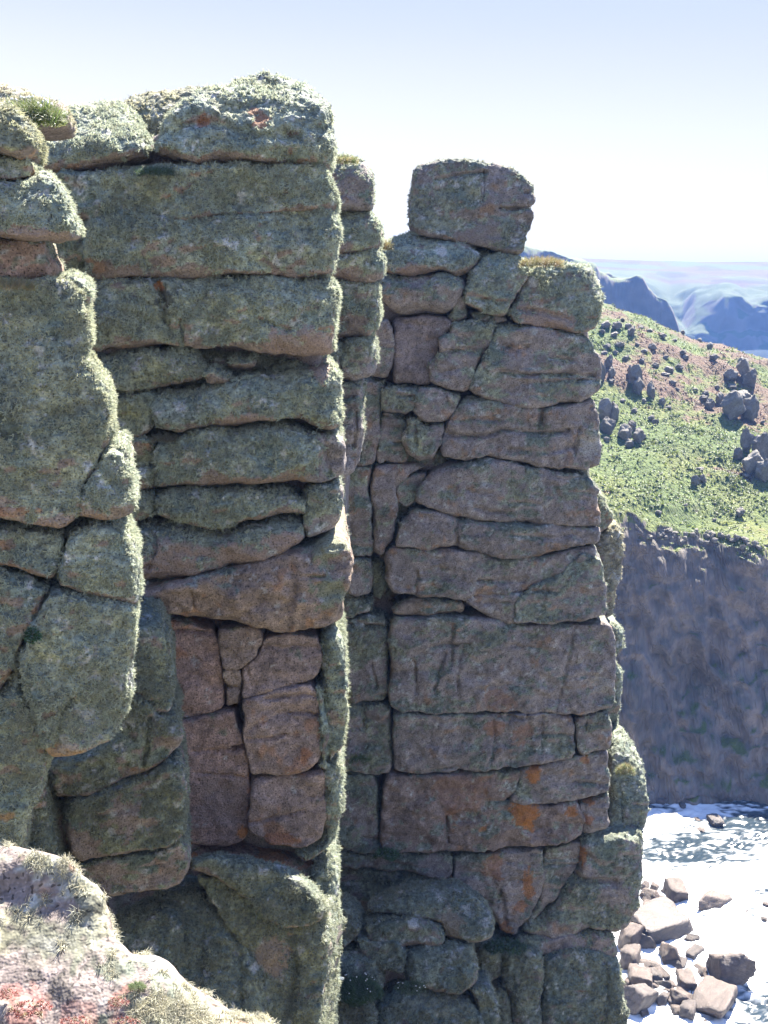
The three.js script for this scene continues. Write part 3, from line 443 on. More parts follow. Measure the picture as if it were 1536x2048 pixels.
  block(T, f, 'bare', [1042,1537, 1140,1517, 1216,1499, 1219,1580, 1150,1602, 1100,1608, 1012,1603, 1034,1572], { off: 0.06, Ru: 0.07, Rw: 0.12, K: { cover: 0.38 }, stains: [S(1065,1548,18,ORANGE,{k:0.8}), S(1022,1546,14,ORANGE,{k:0.7}), S(1170,1522,10,ORANGE,{k:0.6})] });
  block(T, f, 'bare', [1157,1607, 1216,1587, 1214,1656, 1166,1667], { off: 0.03, Ru: 0.07, stains: [S(1180,1605,10,ORANGE,{k:0.7}), S(1172,1640,12,RUST)] });
  block(T, f, 'mixed', [672,1547, 750,1548, 757,1704, 720,1704, 666,1692], { off: -0.03, K: { cover: 0.6, green: [0.23, 0.265, 0.21] } });
  block(T, f, 'mossy', [676,1505, 733,1512, 746,1541, 680,1541], { off: -0.06, Ru: 0.07 });
  block(T, f, 'mixed', [662,1703, 745,1711, 900,1707, 906,1745, 889,1753, 772,1736, 664,1730], { off: 0.0, Ru: 0.08, K: { green: [0.23, 0.265, 0.21] } });
  block(T, f, 'mossy', [664,1740, 808,1738, 898,1750, 892,1780, 765,1800, 664,1800], { off: -0.1, Ru: 0.1 });
  block(T, f, 'bare', [910,1708, 1084,1699, 1087,1740, 1080,1791, 1040,1853, 1031,1868, 1003,1860, 992,1832, 974,1808, 906,1770], { off: 0.02, Ru: 0.09, Rw: 0.14, creases: [cr([985,1760, 1005,1800, 1010,1850], 0.07, 0.05)], stains: [S(985,1725,24,RUST,{k:0.6,flat:0.6}), S(1055,1770,16,ORANGE,{k:0.7,flat:0.5}), S(1045,1815,12,ORANGE,{k:0.6}), S(1012,1858,13,ORANGE,{k:0.6})] });
  block(T, f, 'bare', [1088,1699, 1163,1682, 1161,1724, 1128,1769, 1101,1808, 1053,1853, 1043,1866, 1082,1791], { off: -0.05, Ru: 0.09 });
  block(T, f, 'mixed', [1160,1690, 1172,1667, 1288,1662, 1284,1715, 1275,1795, 1256,1840, 1215,1858, 1127,1869, 1065,1862, 1043,1853, 1109,1808, 1131,1764, 1156,1729], { off: 0.12, Ru: 0.3, Rw: 0.4, K: { cover: 0.6, green: [0.23, 0.265, 0.21] }, creases: [cr([1135,1755, 1180,1765, 1230,1768], 0.14, 0.06), cr([1160,1700, 1200,1735], 0.08, 0.05)], stains: [S(1165,1715,12,ORANGE,{k:0.8,flat:0.7})] });
  block(T, f, 'mixed', [1220,1588, 1225,1530, 1238,1498, 1260,1492, 1283,1528, 1292,1573, 1295,1617, 1288,1659, 1218,1660, 1217,1617], { off: -0.35, Ru: 0.2, Rw: 0.3, lean: 0.7, K: { cover: 0.75 }, thick: 2 });
  // rounded ribs behind the right edge
  const g = frame(1230, 1200, 22.2, 0.1, 0, 1, { ...f, O: undefined, cell: 0.04, thick: 1.4, Ru: 0.15, Rw: 0.22 }); g.O = at(1230, 1200, 22.2);
  block(T, g, 'lichen', [1190,985, 1204,985, 1218,1018, 1224,1036, 1213,1053, 1190,1070], { K: { cover: 0.8 } });
  block(T, g, 'pale', [1190,1090, 1202,1075, 1216,1052, 1235,1051, 1246,1068, 1245,1120, 1232,1186, 1223,1232, 1190,1228], { lean: 0.3, K: { cover: 0.7 } });
  block(T, g, 'lichen', [1190,1240, 1228,1247, 1245,1262, 1245,1292, 1229,1310, 1190,1310], { K: { cover: 0.8 } });
  block(T, g, 'lichen', [1190,1318, 1228,1326, 1242,1342, 1239,1386, 1232,1442, 1222,1452, 1190,1450], { K: { cover: 0.7 } });
  block(T, g, 'lichen', [1190,1455, 1225,1460, 1238,1470, 1248,1487, 1246,1520, 1190,1530], { lean: 0.3 });
  block(T, g, 'mossy', [1190,1535, 1250,1530, 1262,1700, 1240,1860, 1190,1860], { off: -0.2 });
}
// the block balanced on the right-hand tower
{
  const f = frame(945, 410, 20.3, 0.0, 0, 1, { cell: 0.027, thick: 1.9, Ru: 0.1, Rw: 0.15, grow: 0.005, tuftSize: 0.045, tuftDensity: 450, groove: 0.01, lump: 0.04 });
  block(null, f, 'mixed', [829,336, 865,321, 930,319, 975,325, 1015,335, 1050,350, 1068,374, 1067,408, 1054,416, 1066,425, 1062,455, 1052,480, 1042,506, 1005,503, 965,496, 905,482, 840,474, 821,450, 823,405], { name: 'perched_boulder', label: 'big square boulder balanced alone against the sky on top of the right tower', category: 'boulder', soft: 0.14, lean: 0.2, K: { cover: 0.5, rock: [0.25, 0.225, 0.215], green: [0.21, 0.24, 0.195] }, creases: [cr([1000,415, 1022,418, 1046,417, 1075,416], 0.1, 0.028)], stains: [S(960,475,50,[0.22,0.19,0.18],{flat:2,k:0.8})] });
}

// ---------------------------------------------------------------- ledge of blocks at the foot of the right tower
{
  const f = frame(1100, 1980, 19.4, 0.0, 0.12, 1, { cell: 0.032, thick: 2.2, Ru: 0.16, Rw: 0.25, tuftSize: 0.05, tuftDensity: 420, lump: 0.05, groove: 0.01 });
  const T = thing('rock_ledge', 'low jointed ledge of dark green blocks at the foot of the right tower', 'rock ledge', at(1110, 2180, 20.2));
  block(T, f, 'mossy', [1028,1872, 1220,1858, 1235,1912, 1170,1915, 1038,1900], { off: -0.35, thick: 1.8, K: { cover: 0.4 } });
  block(T, f, 'mossy', [957,1889, 1004,1894, 1004,1947, 985,1960, 957,1955], { off: -0.1, thick: 1.8 });
  block(T, f, 'mossy', [1006,1898, 1084,1902, 1084,1972, 1078,2170, 1030,2170, 1026,2000, 1004,1960], {  });
  block(T, f, 'mossy', [990,1968, 1020,1990, 1026,2062, 1026,2170, 985,2170], { off: -0.05 });
  block(T, f, 'mossy', [1087,1918, 1127,1898, 1193,1898, 1231,1920, 1244,1963, 1249,2016, 1246,2170, 1082,2170], { off: 0.08, lean: 0.3, Ru: 0.2, Rw: 0.3, K: { cover: 0.7 }, creases: [cr([1215,1940, 1222,2010, 1205,2060], 0.06, 0.04)] });
}

// ---------------------------------------------------------------- near outcrop along the left edge
{
  const f = frame(130, 900, 9.2, 0.2, 0, 1, { cell: 0.018, thick: 1.3, grow: 0.003, Ru: 0.1, Rw: 0.17, tuftSize: 0.034, tuftDensity: 1300, groove: 0.012, lump: 0.045 });
  const T = thing('rock_outcrop', 'pale grey-green lichened granite outcrop with sunlit right rim along the left edge', 'rock outcrop', at(80, 1760, 10));
  block(T, f, 'core', [-260,330, 60,330, 90,480, 120,600, 170,760, 200,900, 200,1050, 200,1200, 180,1440, 60,1500, 20,2080, -260,2080], { off: -0.45, name: 'inner_rock', cell: 0.09, thick: 1.0 });
  block(T, f, 'pale', [-230,176, 20,171, 50,177, 82,199, 132,212, 140,250, -230,262], { off: -1.6, lean: 0.5, thick: 1.4, cell: 0.022 });
  block(T, f, 'lichen', [-230,215, 0,211, 30,222, 60,250, 76,275, 71,301, 45,317, 22,309, -230,306], { off: -0.1, lean: 0.35, K: { cover: 0.95, green: [0.26, 0.28, 0.19] } });
  block(T, f, 'lichen', [-230,311, 20,313, 52,318, 71,331, 66,366, -230,370], { off: -0.25, Ru: 0.08 });
  block(T, f, 'lichen', [-230,372, 35,361, 90,339, 121,370, 137,410, 152,445, 147,471, 90,474, -230,472], { off: -0.05, lean: 0.2, K: { cover: 0.88 }, stains: [S(60,472,90,PINK,{flat:5})] });
  block(T, f, 'bare', [-230,472, 88,475, 95,500, 111,530, 109,558, 70,560, -230,560], { off: -0.3, K: { rock: [0.35, 0.25, 0.2] } });
  block(T, f, 'lichen', [108,556, 145,541, 173,560, 182,590, 175,608, 135,590], { off: -0.35, Ru: 0.08, thick: 1.2 });
  block(T, f, 'lichen', [-230,545, 40,560, 100,554, 135,564, 166,590, 176,650, 174,690, 160,704, 178,727, 203,765, 221,815, 225,860, 211,892, 192,932, 168,966, 157,1047, 120,1057, 60,1042, -230,1032], { off: 0.08, lean: 0.3, Ru: 0.12, Rw: 0.2, K: { cover: 0.93, green: [0.285, 0.32, 0.24] }, crust: 0.5, stains: [S(120,1048,60,PINK,{flat:4}), S(20,1025,60,RUST,{flat:6,k:0.7})] });
  block(T, f, 'lichen', [208,897, 245,899, 263,940, 270,1000, 262,1031, 215,1042, 155,1032, 166,980, 186,940], { off: 0.06, Ru: 0.08, crust: 0.9, stains: [S(185,1030,35,PINK,{flat:3})] });
  block(T, f, 'lichen', [-230,1050, 70,1063, 134,1066, 106,1166, 30,1132, -230,1100], { off: -0.02, Ru: 0.08 });
  block(T, f, 'lichen', [140,1063, 215,1048, 252,1068, 277,1120, 277,1160, 270,1207, 170,1192, 108,1172], { off: 0.04, Ru: 0.1 });
  block(T, f, 'lichen', [102,1177, 170,1196, 270,1211, 268,1300, 265,1400, 260,1424, 226,1472, 180,1502, 96,1514, 80,1440, 55,1380, 40,1320, 75,1230], { off: 0.08, Ru: 0.09, Rw: 0.14, K: { cover: 0.9 }, crust: 0.6, creases: [cr([110,1500, 118,1440, 140,1400], 0.05, 0.03), cr([85,1180, 200,1190], 0.03, 0.02)], stains: [S(130,1506,50,[0.40,0.26,0.13],{flat:3}), S(160,1450,55,[0.42,0.42,0.4],{k:0.5,keep:1})] });
  block(T, f, 'lichen', [-230,1108, 30,1140, 104,1171, 84,1216, 40,1291, 0,1392, -230,1442], { off: 0.03, Ru: 0.08 });
  block(T, f, 'lichen', [-230,1450, 0,1400, 38,1325, 55,1390, 78,1442, 100,1515, 92,1560, 62,1622, 34,1690, 30,1760, 20,2100, -230,2100], { off: 0.03, Ru: 0.1, K: { green: [0.275, 0.31, 0.24] }, stains: [S(10,1632,22,[0.36,0.24,0.13],{flat:2})] });
}

// ---------------------------------------------------------------- dark buttress in the recess between outcrop and tower
{
  const f = frame(240, 1550, 11.4, 0.19, 0, 1, { grow: 0.006, cell: 0.02, thick: 1.5, Ru: 0.12, Rw: 0.2, tuftSize: 0.038, tuftDensity: 1200, groove: 0.012, lump: 0.05 });
  const T = thing('rock_buttress', 'dark mossy buttress of four blocks tucked between left outcrop and red granite wall', 'rock buttress', at(240, 1900, 12));
  const k = { green: [0.2, 0.23, 0.17], rock: [0.30, 0.25, 0.225] };
  block(T, f, 'core', [60,1320, 290,1320, 320,1500, 330,1680, 320,1740, 60,1740], { off: -0.5, name: 'inner_rock', cell: 0.09, thick: 1.0 });
  block(T, f, 'mossy', [250,1252, 315,1254, 333,1280, 347,1330, 344,1412, 310,1430, 288,1397, 262,1372, 240,1320], { off: -0.1, K: k });
  block(T, f, 'mossy', [92,1518, 175,1505, 225,1465, 262,1385, 300,1406, 312,1430, 351,1439, 368,1472, 360,1502, 290,1537, 230,1567, 170,1582, 110,1597, 90,1560], { off: 0.0, K: k, creases: [cr([300,1440, 290,1500, 285,1530], 0.07, 0.03)] });
  block(T, f, 'mossy', [136,1600, 230,1571, 300,1541, 361,1510, 372,1580, 368,1667, 300,1697, 225,1707, 150,1717, 130,1652], { off: 0.04, K: k, stains: [S(150,1690,40,[0.27,0.21,0.18])] });
  block(T, f, 'mossy', [150,1724, 225,1711, 310,1699, 361,1671, 379,1701, 378,1746, 360,1770, 280,1780, 200,1794, 153,1752], { off: 0.0, K: { ...k, cover: 0.45 } });
  block(T, f, 'mossy', [90,1570, 110,1601, 134,1618, 130,1662, 149,1722, 152,1770, 110,1770, 90,1640], { off: -0.2, K: { cover: 0.3 } });
  block(T, f, 'mossy', [20,1660, 60,1600, 88,1545, 102,1640, 120,1702, 142,1760, 100,1800, 20,1800], { off: 0.15, K: k, thick: 1 });
}

// ---------------------------------------------------------------- boulders lying below the towers
{
  const f = frame(440, 1900, 11.2, -0.1, 0.35, 1, { cell: 0.023, thick: 1.6, Ru: 0.2, Rw: 0.32, tuftSize: 0.036, tuftDensity: 1100, lump: 0.05, groove: 0.008 });
  const k = { green: [0.205, 0.235, 0.175], rock: [0.29, 0.245, 0.22] };
  const g = frame(560, 1900, 11.7, -0.5, 0.12, 0.85, { ...f, thick: 1.3, Ru: 0.09, Rw: 0.14, grow: 0.0 }); g.O = at(560, 1900, 11.7);
  const h = frame(520, 1790, 11.75, -0.12, 0.72, 0.7, { ...f, thick: 0.4, Ru: 0.09, Rw: 0.1, grow: 0.0 }); h.O = at(520, 1790, 11.75);
  const B = thing('leaning_boulder', 'bent slab boulder with one sunlit corner leaning below the red wall', 'boulder', at(570, 2180, 12));
  block(B, g, 'mossy', [392,1752, 440,1752, 500,1788, 570,1848, 640,1822, 656,1868, 654,1955, 634,2060, 640,2190, 535,2190, 512,2050, 500,1930, 475,1884, 432,1806], { name: 'body', K: k, creases: [cr([578,1880, 590,1940, 575,2040], 0.1, 0.05)], stains: [S(545,1910,35,[0.29,0.23,0.18])] });
  block(B, h, 'mossy', [380,1732, 400,1720, 440,1711, 500,1719, 577,1744, 628,1780, 650,1818, 640,1840, 580,1862, 545,1850, 490,1800, 440,1768], { name: 'top_slab', K: k });
  block(null, f, 'mossy', [195,1850, 280,1822, 350,1812, 364,1836, 371,1960, 372,2140, 200,2140, 190,1900], { name: 'dark_boulder', label: 'dark flat-topped boulder directly under the mossy buttress', category: 'boulder', K: k, off: -0.15, lean: 0.35 });
  block(null, f, 'mossy', [300,1790, 352,1771, 402,1784, 442,1815, 477,1880, 506,1906, 520,1950, 526,2060, 530,2200, 380,2200, 372,1960, 368,1832], { name: 'dark_boulder', label: 'dark sloping boulder between flat-topped boulder and bent slab', category: 'boulder', K: k, off: -0.22, lean: 0.6, creases: [cr([385,1860, 388,1960, 400,2040], 0.05, 0.04), cr([455,1890, 470,1960, 478,2040], 0.07, 0.04)], stains: [S(500,1948,11,WHITE), S(405,1833,11,WHITE,{k:0.5})] });
}
{
  const f = frame(820, 1900, 17.9, 0, 0.3, 1, { cell: 0.03, thick: 1.3, grow: -0.01, Ru: 0.15, Rw: 0.3, tuftSize: 0.05, tuftDensity: 350, lump: 0.05, groove: 0.008 });
  const k = { green: [0.21, 0.24, 0.185], rock: [0.29, 0.25, 0.23] };
  const L = (poly, label, o = {}) => block(null, f, 'mossy', poly, { name: 'fallen_boulder', label, category: 'boulder', K: k, group: 'boulders piled at the foot of the right tower', ...o });
  L([730,1818, 808,1776, 897,1773, 952,1790, 983,1820, 992,1852, 983,1870, 950,1885, 890,1880, 879,1840, 773,1833], 'long pale-flecked boulder at the top of the pile', { off: -0.2, lean: 0.5, stains: [S(905,1850,26,[0.27,0.22,0.16],{flat:0.8}), S(935,1825,12,WHITE,{k:0.6}), S(880,1805,7,WHITE), S(800,1792,7,WHITE)] });
  L([722,1842, 808,1832, 875,1845, 899,1866, 890,1892, 817,1895, 737,1880], 'flat dark boulder under the long pale-flecked one', { off: -0.1, stains: [S(825,1850,9,WHITE)] });
  L([668,1812, 690,1806, 729,1840, 716,1876, 680,1892, 664,1890], 'pointed boulder against the tall left tower', { off: -0.1, Ru: 0.08 });
  L([704,1871, 790,1873, 815,1906, 810,1942, 764,1946, 728,1905], 'round boulder left of the biggest dark one in the pile', { off: 0.0 });
  L([813,1895, 905,1879, 947,1893, 958,1931, 948,1970, 923,1987, 879,1985, 806,1958], 'biggest rounded dark boulder in the middle of the pile', { off: 0.15, lean: 0.3 });
  L([666,1902, 724,1893, 762,1919, 770,1972, 746,1990, 693,1958, 666,1950], 'rounded boulder just above the green thrift cushion', { off: 0.15, lean: 0.3 });
  L([775,1984, 879,1979, 943,1999, 971,2035, 976,2160, 750,2160, 752,2020], 'broad pale-topped boulder cut by the bottom edge of the view', { off: 0.45, lean: 0.4, stains: [S(880,2010,60,[0.26,0.27,0.22],{k:0.5,keep:1,flat:2})] });
  L([934,1973, 985,1972, 996,2008, 994,2160, 970,2160, 966,2035], 'narrow upright boulder beside the jointed ledge', { off: 0.15, Ru: 0.12 });
  L([664,1992, 737,1999, 752,2021, 750,2160, 664,2160], 'squat boulder below the green thrift cushion', { off: 0.45 });
}

// ---------------------------------------------------------------- sunlit foreground ledge, bottom left
{
  const f = frame(200, 1860, 4.3, 0.08, 0.80, 0.62, { cell: 0.0082, thick: 0.5, Ru: 0.12, Rw: 0.14, tuftSize: 0.03, tuftDensity: 2600, grow: 0, lump: 0.04, groove: 0.0, geo: beardGeo });
  block(null, f, 'pale', [-140,1680, 0,1697, 50,1710, 100,1730, 150,1755, 197,1797, 227,1866, 262,1902, 320,1914, 367,1944, 427,1975, 477,2005, 527,2025, 556,2056, 600,2180, -140,2180], { name: 'foreground_ledge', label: 'sunlit pinkish foreground rock with pale lichen tufts in the bottom left corner', category: 'rock ledge', thick: 1.5, mat: nearRockMat, hang: -0.1, K: { cover: 0.3, rock: [0.31, 0.265, 0.25], green: [0.29, 0.295, 0.225] }, crust: 0.6, tuft: 0.9, stains: [S(60,2010,40,[0.36,0.16,0.14],{k:0.6}), S(20,1985,22,[0.36,0.16,0.14],{k:0.6}), S(240,1995,24,[0.38,0.16,0.12],{k:0.6}), S(150,2035,30,[0.36,0.18,0.16],{k:0.5}), S(240,2040,20,[0.36,0.18,0.16],{k:0.5}), S(110,1900,60,SOOT,{k:0.5}), S(60,1860,40,SOOT,{k:0.4}), S(120,1970,30,SOOT,{k:0.5})] });
}

// ================================================================ the wider place
const UPV = new THREE.Vector3(0, 1, 0);
function gridMesh(nx, nz, fn, mat, name) {                   // fn(i/nx, j/nz) -> {p: [x,y,z], c: [r,g,b], uv}
  const P = new Float32Array((nx + 1) * (nz + 1) * 3), C = new Float32Array(P.length), T = new Float32Array((nx + 1) * (nz + 1) * 2), I = [];
  for (let j = 0; j <= nz; j++) for (let i = 0; i <= nx; i++) { const k = j * (nx + 1) + i, o = fn(i / nx, j / nz); P.set(o.p, 3 * k); T.set([o.p[0] / 3, (o.p[2] + o.p[1] * 0.8) / 3], 2 * k); if (o.c) C.set(o.c, 3 * k); }
  for (let j = 0; j < nz; j++) for (let i = 0; i < nx; i++) { const a = j * (nx + 1) + i, b = a + 1, c = a + nx + 1, d = c + 1; I.push(a, b, d, a, d, c); }
  const g = new THREE.BufferGeometry(); g.setAttribute('position', new THREE.BufferAttribute(P, 3)); g.setAttribute('color', new THREE.BufferAttribute(C, 3)); g.setAttribute('uv', new THREE.BufferAttribute(T, 2)); g.setIndex(I); g.computeVertexNormals();
  const m = shadows(new THREE.Mesh(g, mat)); m.name = name; m.userData.kind = 'structure'; scene.add(m); STATS.tris += I.length / 3; return m;
}
const lin = (tab, x) => { if (x <= tab[0][0]) return tab[0][1]; for (let i = 1; i < tab.length; i++) if (x <= tab[i][0]) { const t = (x - tab[i - 1][0]) / (tab[i][0] - tab[i - 1][0]); return tab[i - 1][1] + (tab[i][1] - tab[i - 1][1]) * t; } return tab[tab.length - 1][1]; };

// ---------------------------------------------------------------- the sea
{
  const wave = (x, z) => {
    const sw = 0.22 * Math.sin(0.32 * (0.5 * x + z) + 1.5 * noise(x * 0.05, z * 0.05, 3)) + 0.16 * noise(x * 0.28, z * 0.42, 7) + 0.12 * (1 - 2 * Math.abs(noise(x * 0.6 + 3, z * 0.9, 11))) + 0.07 * (1 - 2 * Math.abs(noise(x * 1.5, z * 2.1, 17))) + 0.035 * noise(x * 3.4, z * 4.6, 23);
    return sw;
  };
  const ax = (t) => t < 0.12 ? 8 - 3000 * ((0.12 - t) / 0.12) ** 3 : t > 0.88 ? 36 + 3000 * ((t - 0.88) / 0.12) ** 3 : 8 + 28 * (t - 0.12) / 0.76, az = (t) => t < 0.8 ? -44 - 42 * (t / 0.8) : -86 - 3500 * Math.pow((t - 0.8) / 0.2, 3);
  const foamGlareMat = new THREE.MeshPhysicalMaterial({ vertexColors: true, roughness: 0.2, ior: 1.33 }); foamGlareMat.name = 'sea water';
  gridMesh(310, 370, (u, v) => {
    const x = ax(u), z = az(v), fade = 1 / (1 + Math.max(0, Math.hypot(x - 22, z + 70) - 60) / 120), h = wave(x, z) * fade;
    const p = fbm(x * 0.13, z * 0.2, 5, 3), q = noise(x * 0.9, z * 2.2, 31) + 0.7 * noise(x * 2.1, z * 4.6, 35), shore = sstep(-74, -58, z + 0.3 * (22 - x)) * 0.42 + 0.3 * sstep(21, 14, x) + 0.28 * sstep(-68, -76, z);  // last term adds white far out, lightening the cliff's shadow band
    const f = sstep(-0.16, 0.3, p + 0.55 * q + shore + 0.8 * h - 0.22) * (z > -86 && x > 8 && x < 40 ? 1 : 0.15);  // white colour: foam, spread wide to stand in for sun glare
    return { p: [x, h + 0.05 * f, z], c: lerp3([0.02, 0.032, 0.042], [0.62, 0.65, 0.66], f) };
  }, foamGlareMat, 'sea');
}

// ---------------------------------------------------------------- headlands: rows of surveyed points, seaward foot first
function headland(name, rows, cols, fine, paint, rough) {
  const [c0, c1] = cols, cat = (a, b, c, d, t) => 0.5 * (2 * b + (c - a) * t + (2 * a - 5 * b + 4 * c - d) * t * t + (3 * b - a - 3 * c + d) * t * t * t);
  const R = rows.map((r) => (px) => { const q = at(px, lin(r.y, px), 1), dep = typeof r.z === 'number' ? r.z : lin(r.z, px); const d = q.sub(EYE); return d.multiplyScalar(dep).add(EYE); });
  const weights = rows.map((r) => r.w ?? 1); const cum = [0]; for (let i = 1; i < rows.length; i++) cum.push(cum[i - 1] + weights[i]); const tot = cum[cum.length - 1];
  const point = (u, v) => {
    const px = c0 + (c1 - c0) * u, s = v * tot; let k = 0; while (k < rows.length - 2 && s > cum[k + 1]) k++;
    const t = (s - cum[k]) / weights[k + 1], A = R[Math.max(0, k - 1)](px), B = R[k](px), C = R[k + 1](px), D = R[Math.min(rows.length - 1, k + 2)](px);
    const e = rows[k + 1].straight ? t : null;
    const f = (n) => e !== null ? B[n] + (C[n] - B[n]) * e : cat(A[n], B[n], C[n], D[n], t);
    return { p: [f('x'), f('y'), f('z')], k, t };
  };
  const full = (u, v) => { const o = point(u, v); rough(o); return o; };
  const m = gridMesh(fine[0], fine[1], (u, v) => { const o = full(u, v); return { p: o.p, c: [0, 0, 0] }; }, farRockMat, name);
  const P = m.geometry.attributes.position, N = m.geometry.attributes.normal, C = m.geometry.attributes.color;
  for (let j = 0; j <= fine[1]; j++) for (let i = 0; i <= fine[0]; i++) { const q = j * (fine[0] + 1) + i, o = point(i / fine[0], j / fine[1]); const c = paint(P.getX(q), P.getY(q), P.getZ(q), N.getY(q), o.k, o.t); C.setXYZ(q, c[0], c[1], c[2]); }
  return { mesh: m, full };
}
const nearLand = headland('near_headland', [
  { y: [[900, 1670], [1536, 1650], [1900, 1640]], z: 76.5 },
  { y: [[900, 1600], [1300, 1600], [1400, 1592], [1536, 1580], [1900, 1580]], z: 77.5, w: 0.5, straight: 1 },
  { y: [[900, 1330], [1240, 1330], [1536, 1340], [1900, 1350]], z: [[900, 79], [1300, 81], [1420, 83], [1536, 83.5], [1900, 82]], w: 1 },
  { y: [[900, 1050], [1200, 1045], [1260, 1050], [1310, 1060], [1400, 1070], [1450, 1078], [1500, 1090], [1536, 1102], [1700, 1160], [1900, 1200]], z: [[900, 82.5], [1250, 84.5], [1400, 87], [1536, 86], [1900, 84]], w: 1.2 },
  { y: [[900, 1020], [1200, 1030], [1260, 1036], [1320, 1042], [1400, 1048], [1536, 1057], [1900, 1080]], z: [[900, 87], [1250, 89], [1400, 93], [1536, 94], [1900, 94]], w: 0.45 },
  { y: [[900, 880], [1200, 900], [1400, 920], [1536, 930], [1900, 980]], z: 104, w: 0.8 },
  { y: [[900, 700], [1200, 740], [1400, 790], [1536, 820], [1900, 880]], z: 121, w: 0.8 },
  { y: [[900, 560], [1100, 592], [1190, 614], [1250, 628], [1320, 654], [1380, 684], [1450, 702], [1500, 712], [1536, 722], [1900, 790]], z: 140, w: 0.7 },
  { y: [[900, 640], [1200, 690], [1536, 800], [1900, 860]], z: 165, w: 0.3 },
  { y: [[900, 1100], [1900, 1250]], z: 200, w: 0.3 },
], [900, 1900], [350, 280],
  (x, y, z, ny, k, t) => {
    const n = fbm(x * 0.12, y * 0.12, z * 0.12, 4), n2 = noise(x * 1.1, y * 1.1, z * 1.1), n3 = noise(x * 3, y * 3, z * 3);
    const rock = lerp3([0.10, 0.088, 0.082], [0.15, 0.122, 0.105], clamp(0.5 + n2 + 0.5 * n)).map((q) => q * Math.max(0.35, 1 + 0.4 * n3 + 0.25 * noise(x * 0.5, y * 1.6, z * 0.5) + 0.4 * noise(x * 0.5 + 0.25 * y, y * 0.16, 3) + 0.3 * noise(x * 1.5 - 0.3 * y, y * 0.5, 8) + 0.5 * noise(x * 0.16, y * 0.14, 12)));  // vertical streaks and lighter patches in the colour stand in for relief shading
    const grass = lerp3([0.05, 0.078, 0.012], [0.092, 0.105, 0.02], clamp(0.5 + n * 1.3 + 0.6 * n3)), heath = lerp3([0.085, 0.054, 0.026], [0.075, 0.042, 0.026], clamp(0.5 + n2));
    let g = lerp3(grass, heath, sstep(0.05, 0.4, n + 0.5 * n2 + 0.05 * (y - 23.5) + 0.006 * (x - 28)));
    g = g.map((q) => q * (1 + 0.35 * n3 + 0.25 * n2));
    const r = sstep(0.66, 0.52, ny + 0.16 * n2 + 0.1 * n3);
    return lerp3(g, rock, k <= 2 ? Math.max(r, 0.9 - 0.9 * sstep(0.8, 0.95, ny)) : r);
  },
  (o) => {
    const [x, y, z] = o.p, cliff = o.k <= 1 ? 1 : o.k === 2 ? 1 - 0.45 * o.t : o.k === 3 ? 0.55 - 0.35 * o.t : 0;
    const flute = fbm(x * 0.22, y * 0.06, z * 0.2, 3) + 0.3 * fbm(x * 0.8 + 0.3 * y, y * 0.5, z * 0.8, 3);
    o.p[2] += cliff * 2.2 * flute * (o.k === 0 ? 0.6 : 1); const led = noise(x * 0.35, y * 1.1, 4) ; o.p[2] += cliff * (0.5 * Math.abs(noise(x * 0.9, y * 0.7, z * 0.9)) + 0.35 * led); o.p[1] += cliff * 0.5 * fbm(x * 0.5, y * 0.7, z * 0.5, 3);
    const g = 1 - cliff; o.p[1] += g * (0.9 * fbm(x * 0.12, 3, z * 0.12, 3) + 0.22 * fbm(x * 0.8, 8, z * 0.8, 2));
  });
headland('far_headland', [
  { y: [[700, 712], [1536, 706], [2100, 700]], z: 620 },
  { y: [[700, 640], [1150, 630], [1230, 640], [1340, 668], [1400, 664], [1536, 666], [2100, 650]], z: [[700, 640], [1536, 628], [2100, 640]], w: 1 },
  { y: [[700, 560], [1120, 560], [1200, 570], [1300, 600], [1345, 632], [1368, 644], [1392, 612], [1440, 590], [1470, 596], [1490, 614], [1536, 604], [1620, 590], [2100, 580]], z: [[700, 640], [1280, 640], [1370, 660], [1440, 640], [1536, 640], [2100, 640]], w: 1 },
  { y: [[700, 550], [1120, 548], [1200, 552], [1280, 562], [1340, 590], [1400, 574], [1460, 568], [1536, 574], [2100, 560]], z: [[700, 690], [1300, 700], [1536, 700], [2100, 720]], w: 0.5 },
  { y: [[700, 535], [1130, 535], [1250, 540], [1400, 546], [1536, 548], [2100, 540]], z: 760, w: 0.6 },
  { y: [[700, 505], [1130, 514], [1180, 517], [1260, 520], [1400, 524], [1536, 523], [2100, 520]], z: 850, w: 0.5, straight: 1 },
  { y: [[700, 540], [2100, 550]], z: 1200, w: 0.3, straight: 1 },
], [700, 2100], [360, 130],
  (x, y, z, ny, k, t) => {
    const n = fbm(x * 0.012, y * 0.02, z * 0.012, 4), n2 = noise(x * 0.1, y * 0.1, z * 0.1), n3 = noise(x * 0.045 + 9, 2, z * 0.03);
    const rock = lerp3([0.10, 0.088, 0.082], [0.15, 0.122, 0.105], clamp(0.5 + n2)), grass = lerp3([0.045, 0.065, 0.022], [0.06, 0.075, 0.028], clamp(0.5 + n * 1.5)), heath = [0.06, 0.04, 0.034];
    const g = lerp3(grass, heath, sstep(-0.05, 0.25, n + (k >= 4 ? 0.25 : -0.3) + 0.2 * n2)).map((q) => q * (n3 > 0.22 ? 0.7 : 1));
    return lerp3(g, rock, sstep(0.68, 0.5, ny + 0.15 * n2));
  },
  (o) => { const [x, y, z] = o.p, cliff = o.k <= 1 ? 1 : o.k === 2 ? 1 - o.t : 0; o.p[2] += cliff * 16 * fbm(x * 0.03, y * 0.015, z * 0.03, 4); o.p[1] += (o.k <= 2 ? 3 * fbm(x * 0.05, y * 0.05, z * 0.05, 3) : o.k >= 4 ? 0 : 1.2 * fbm(x * 0.03, 2, z * 0.03, 3)); });
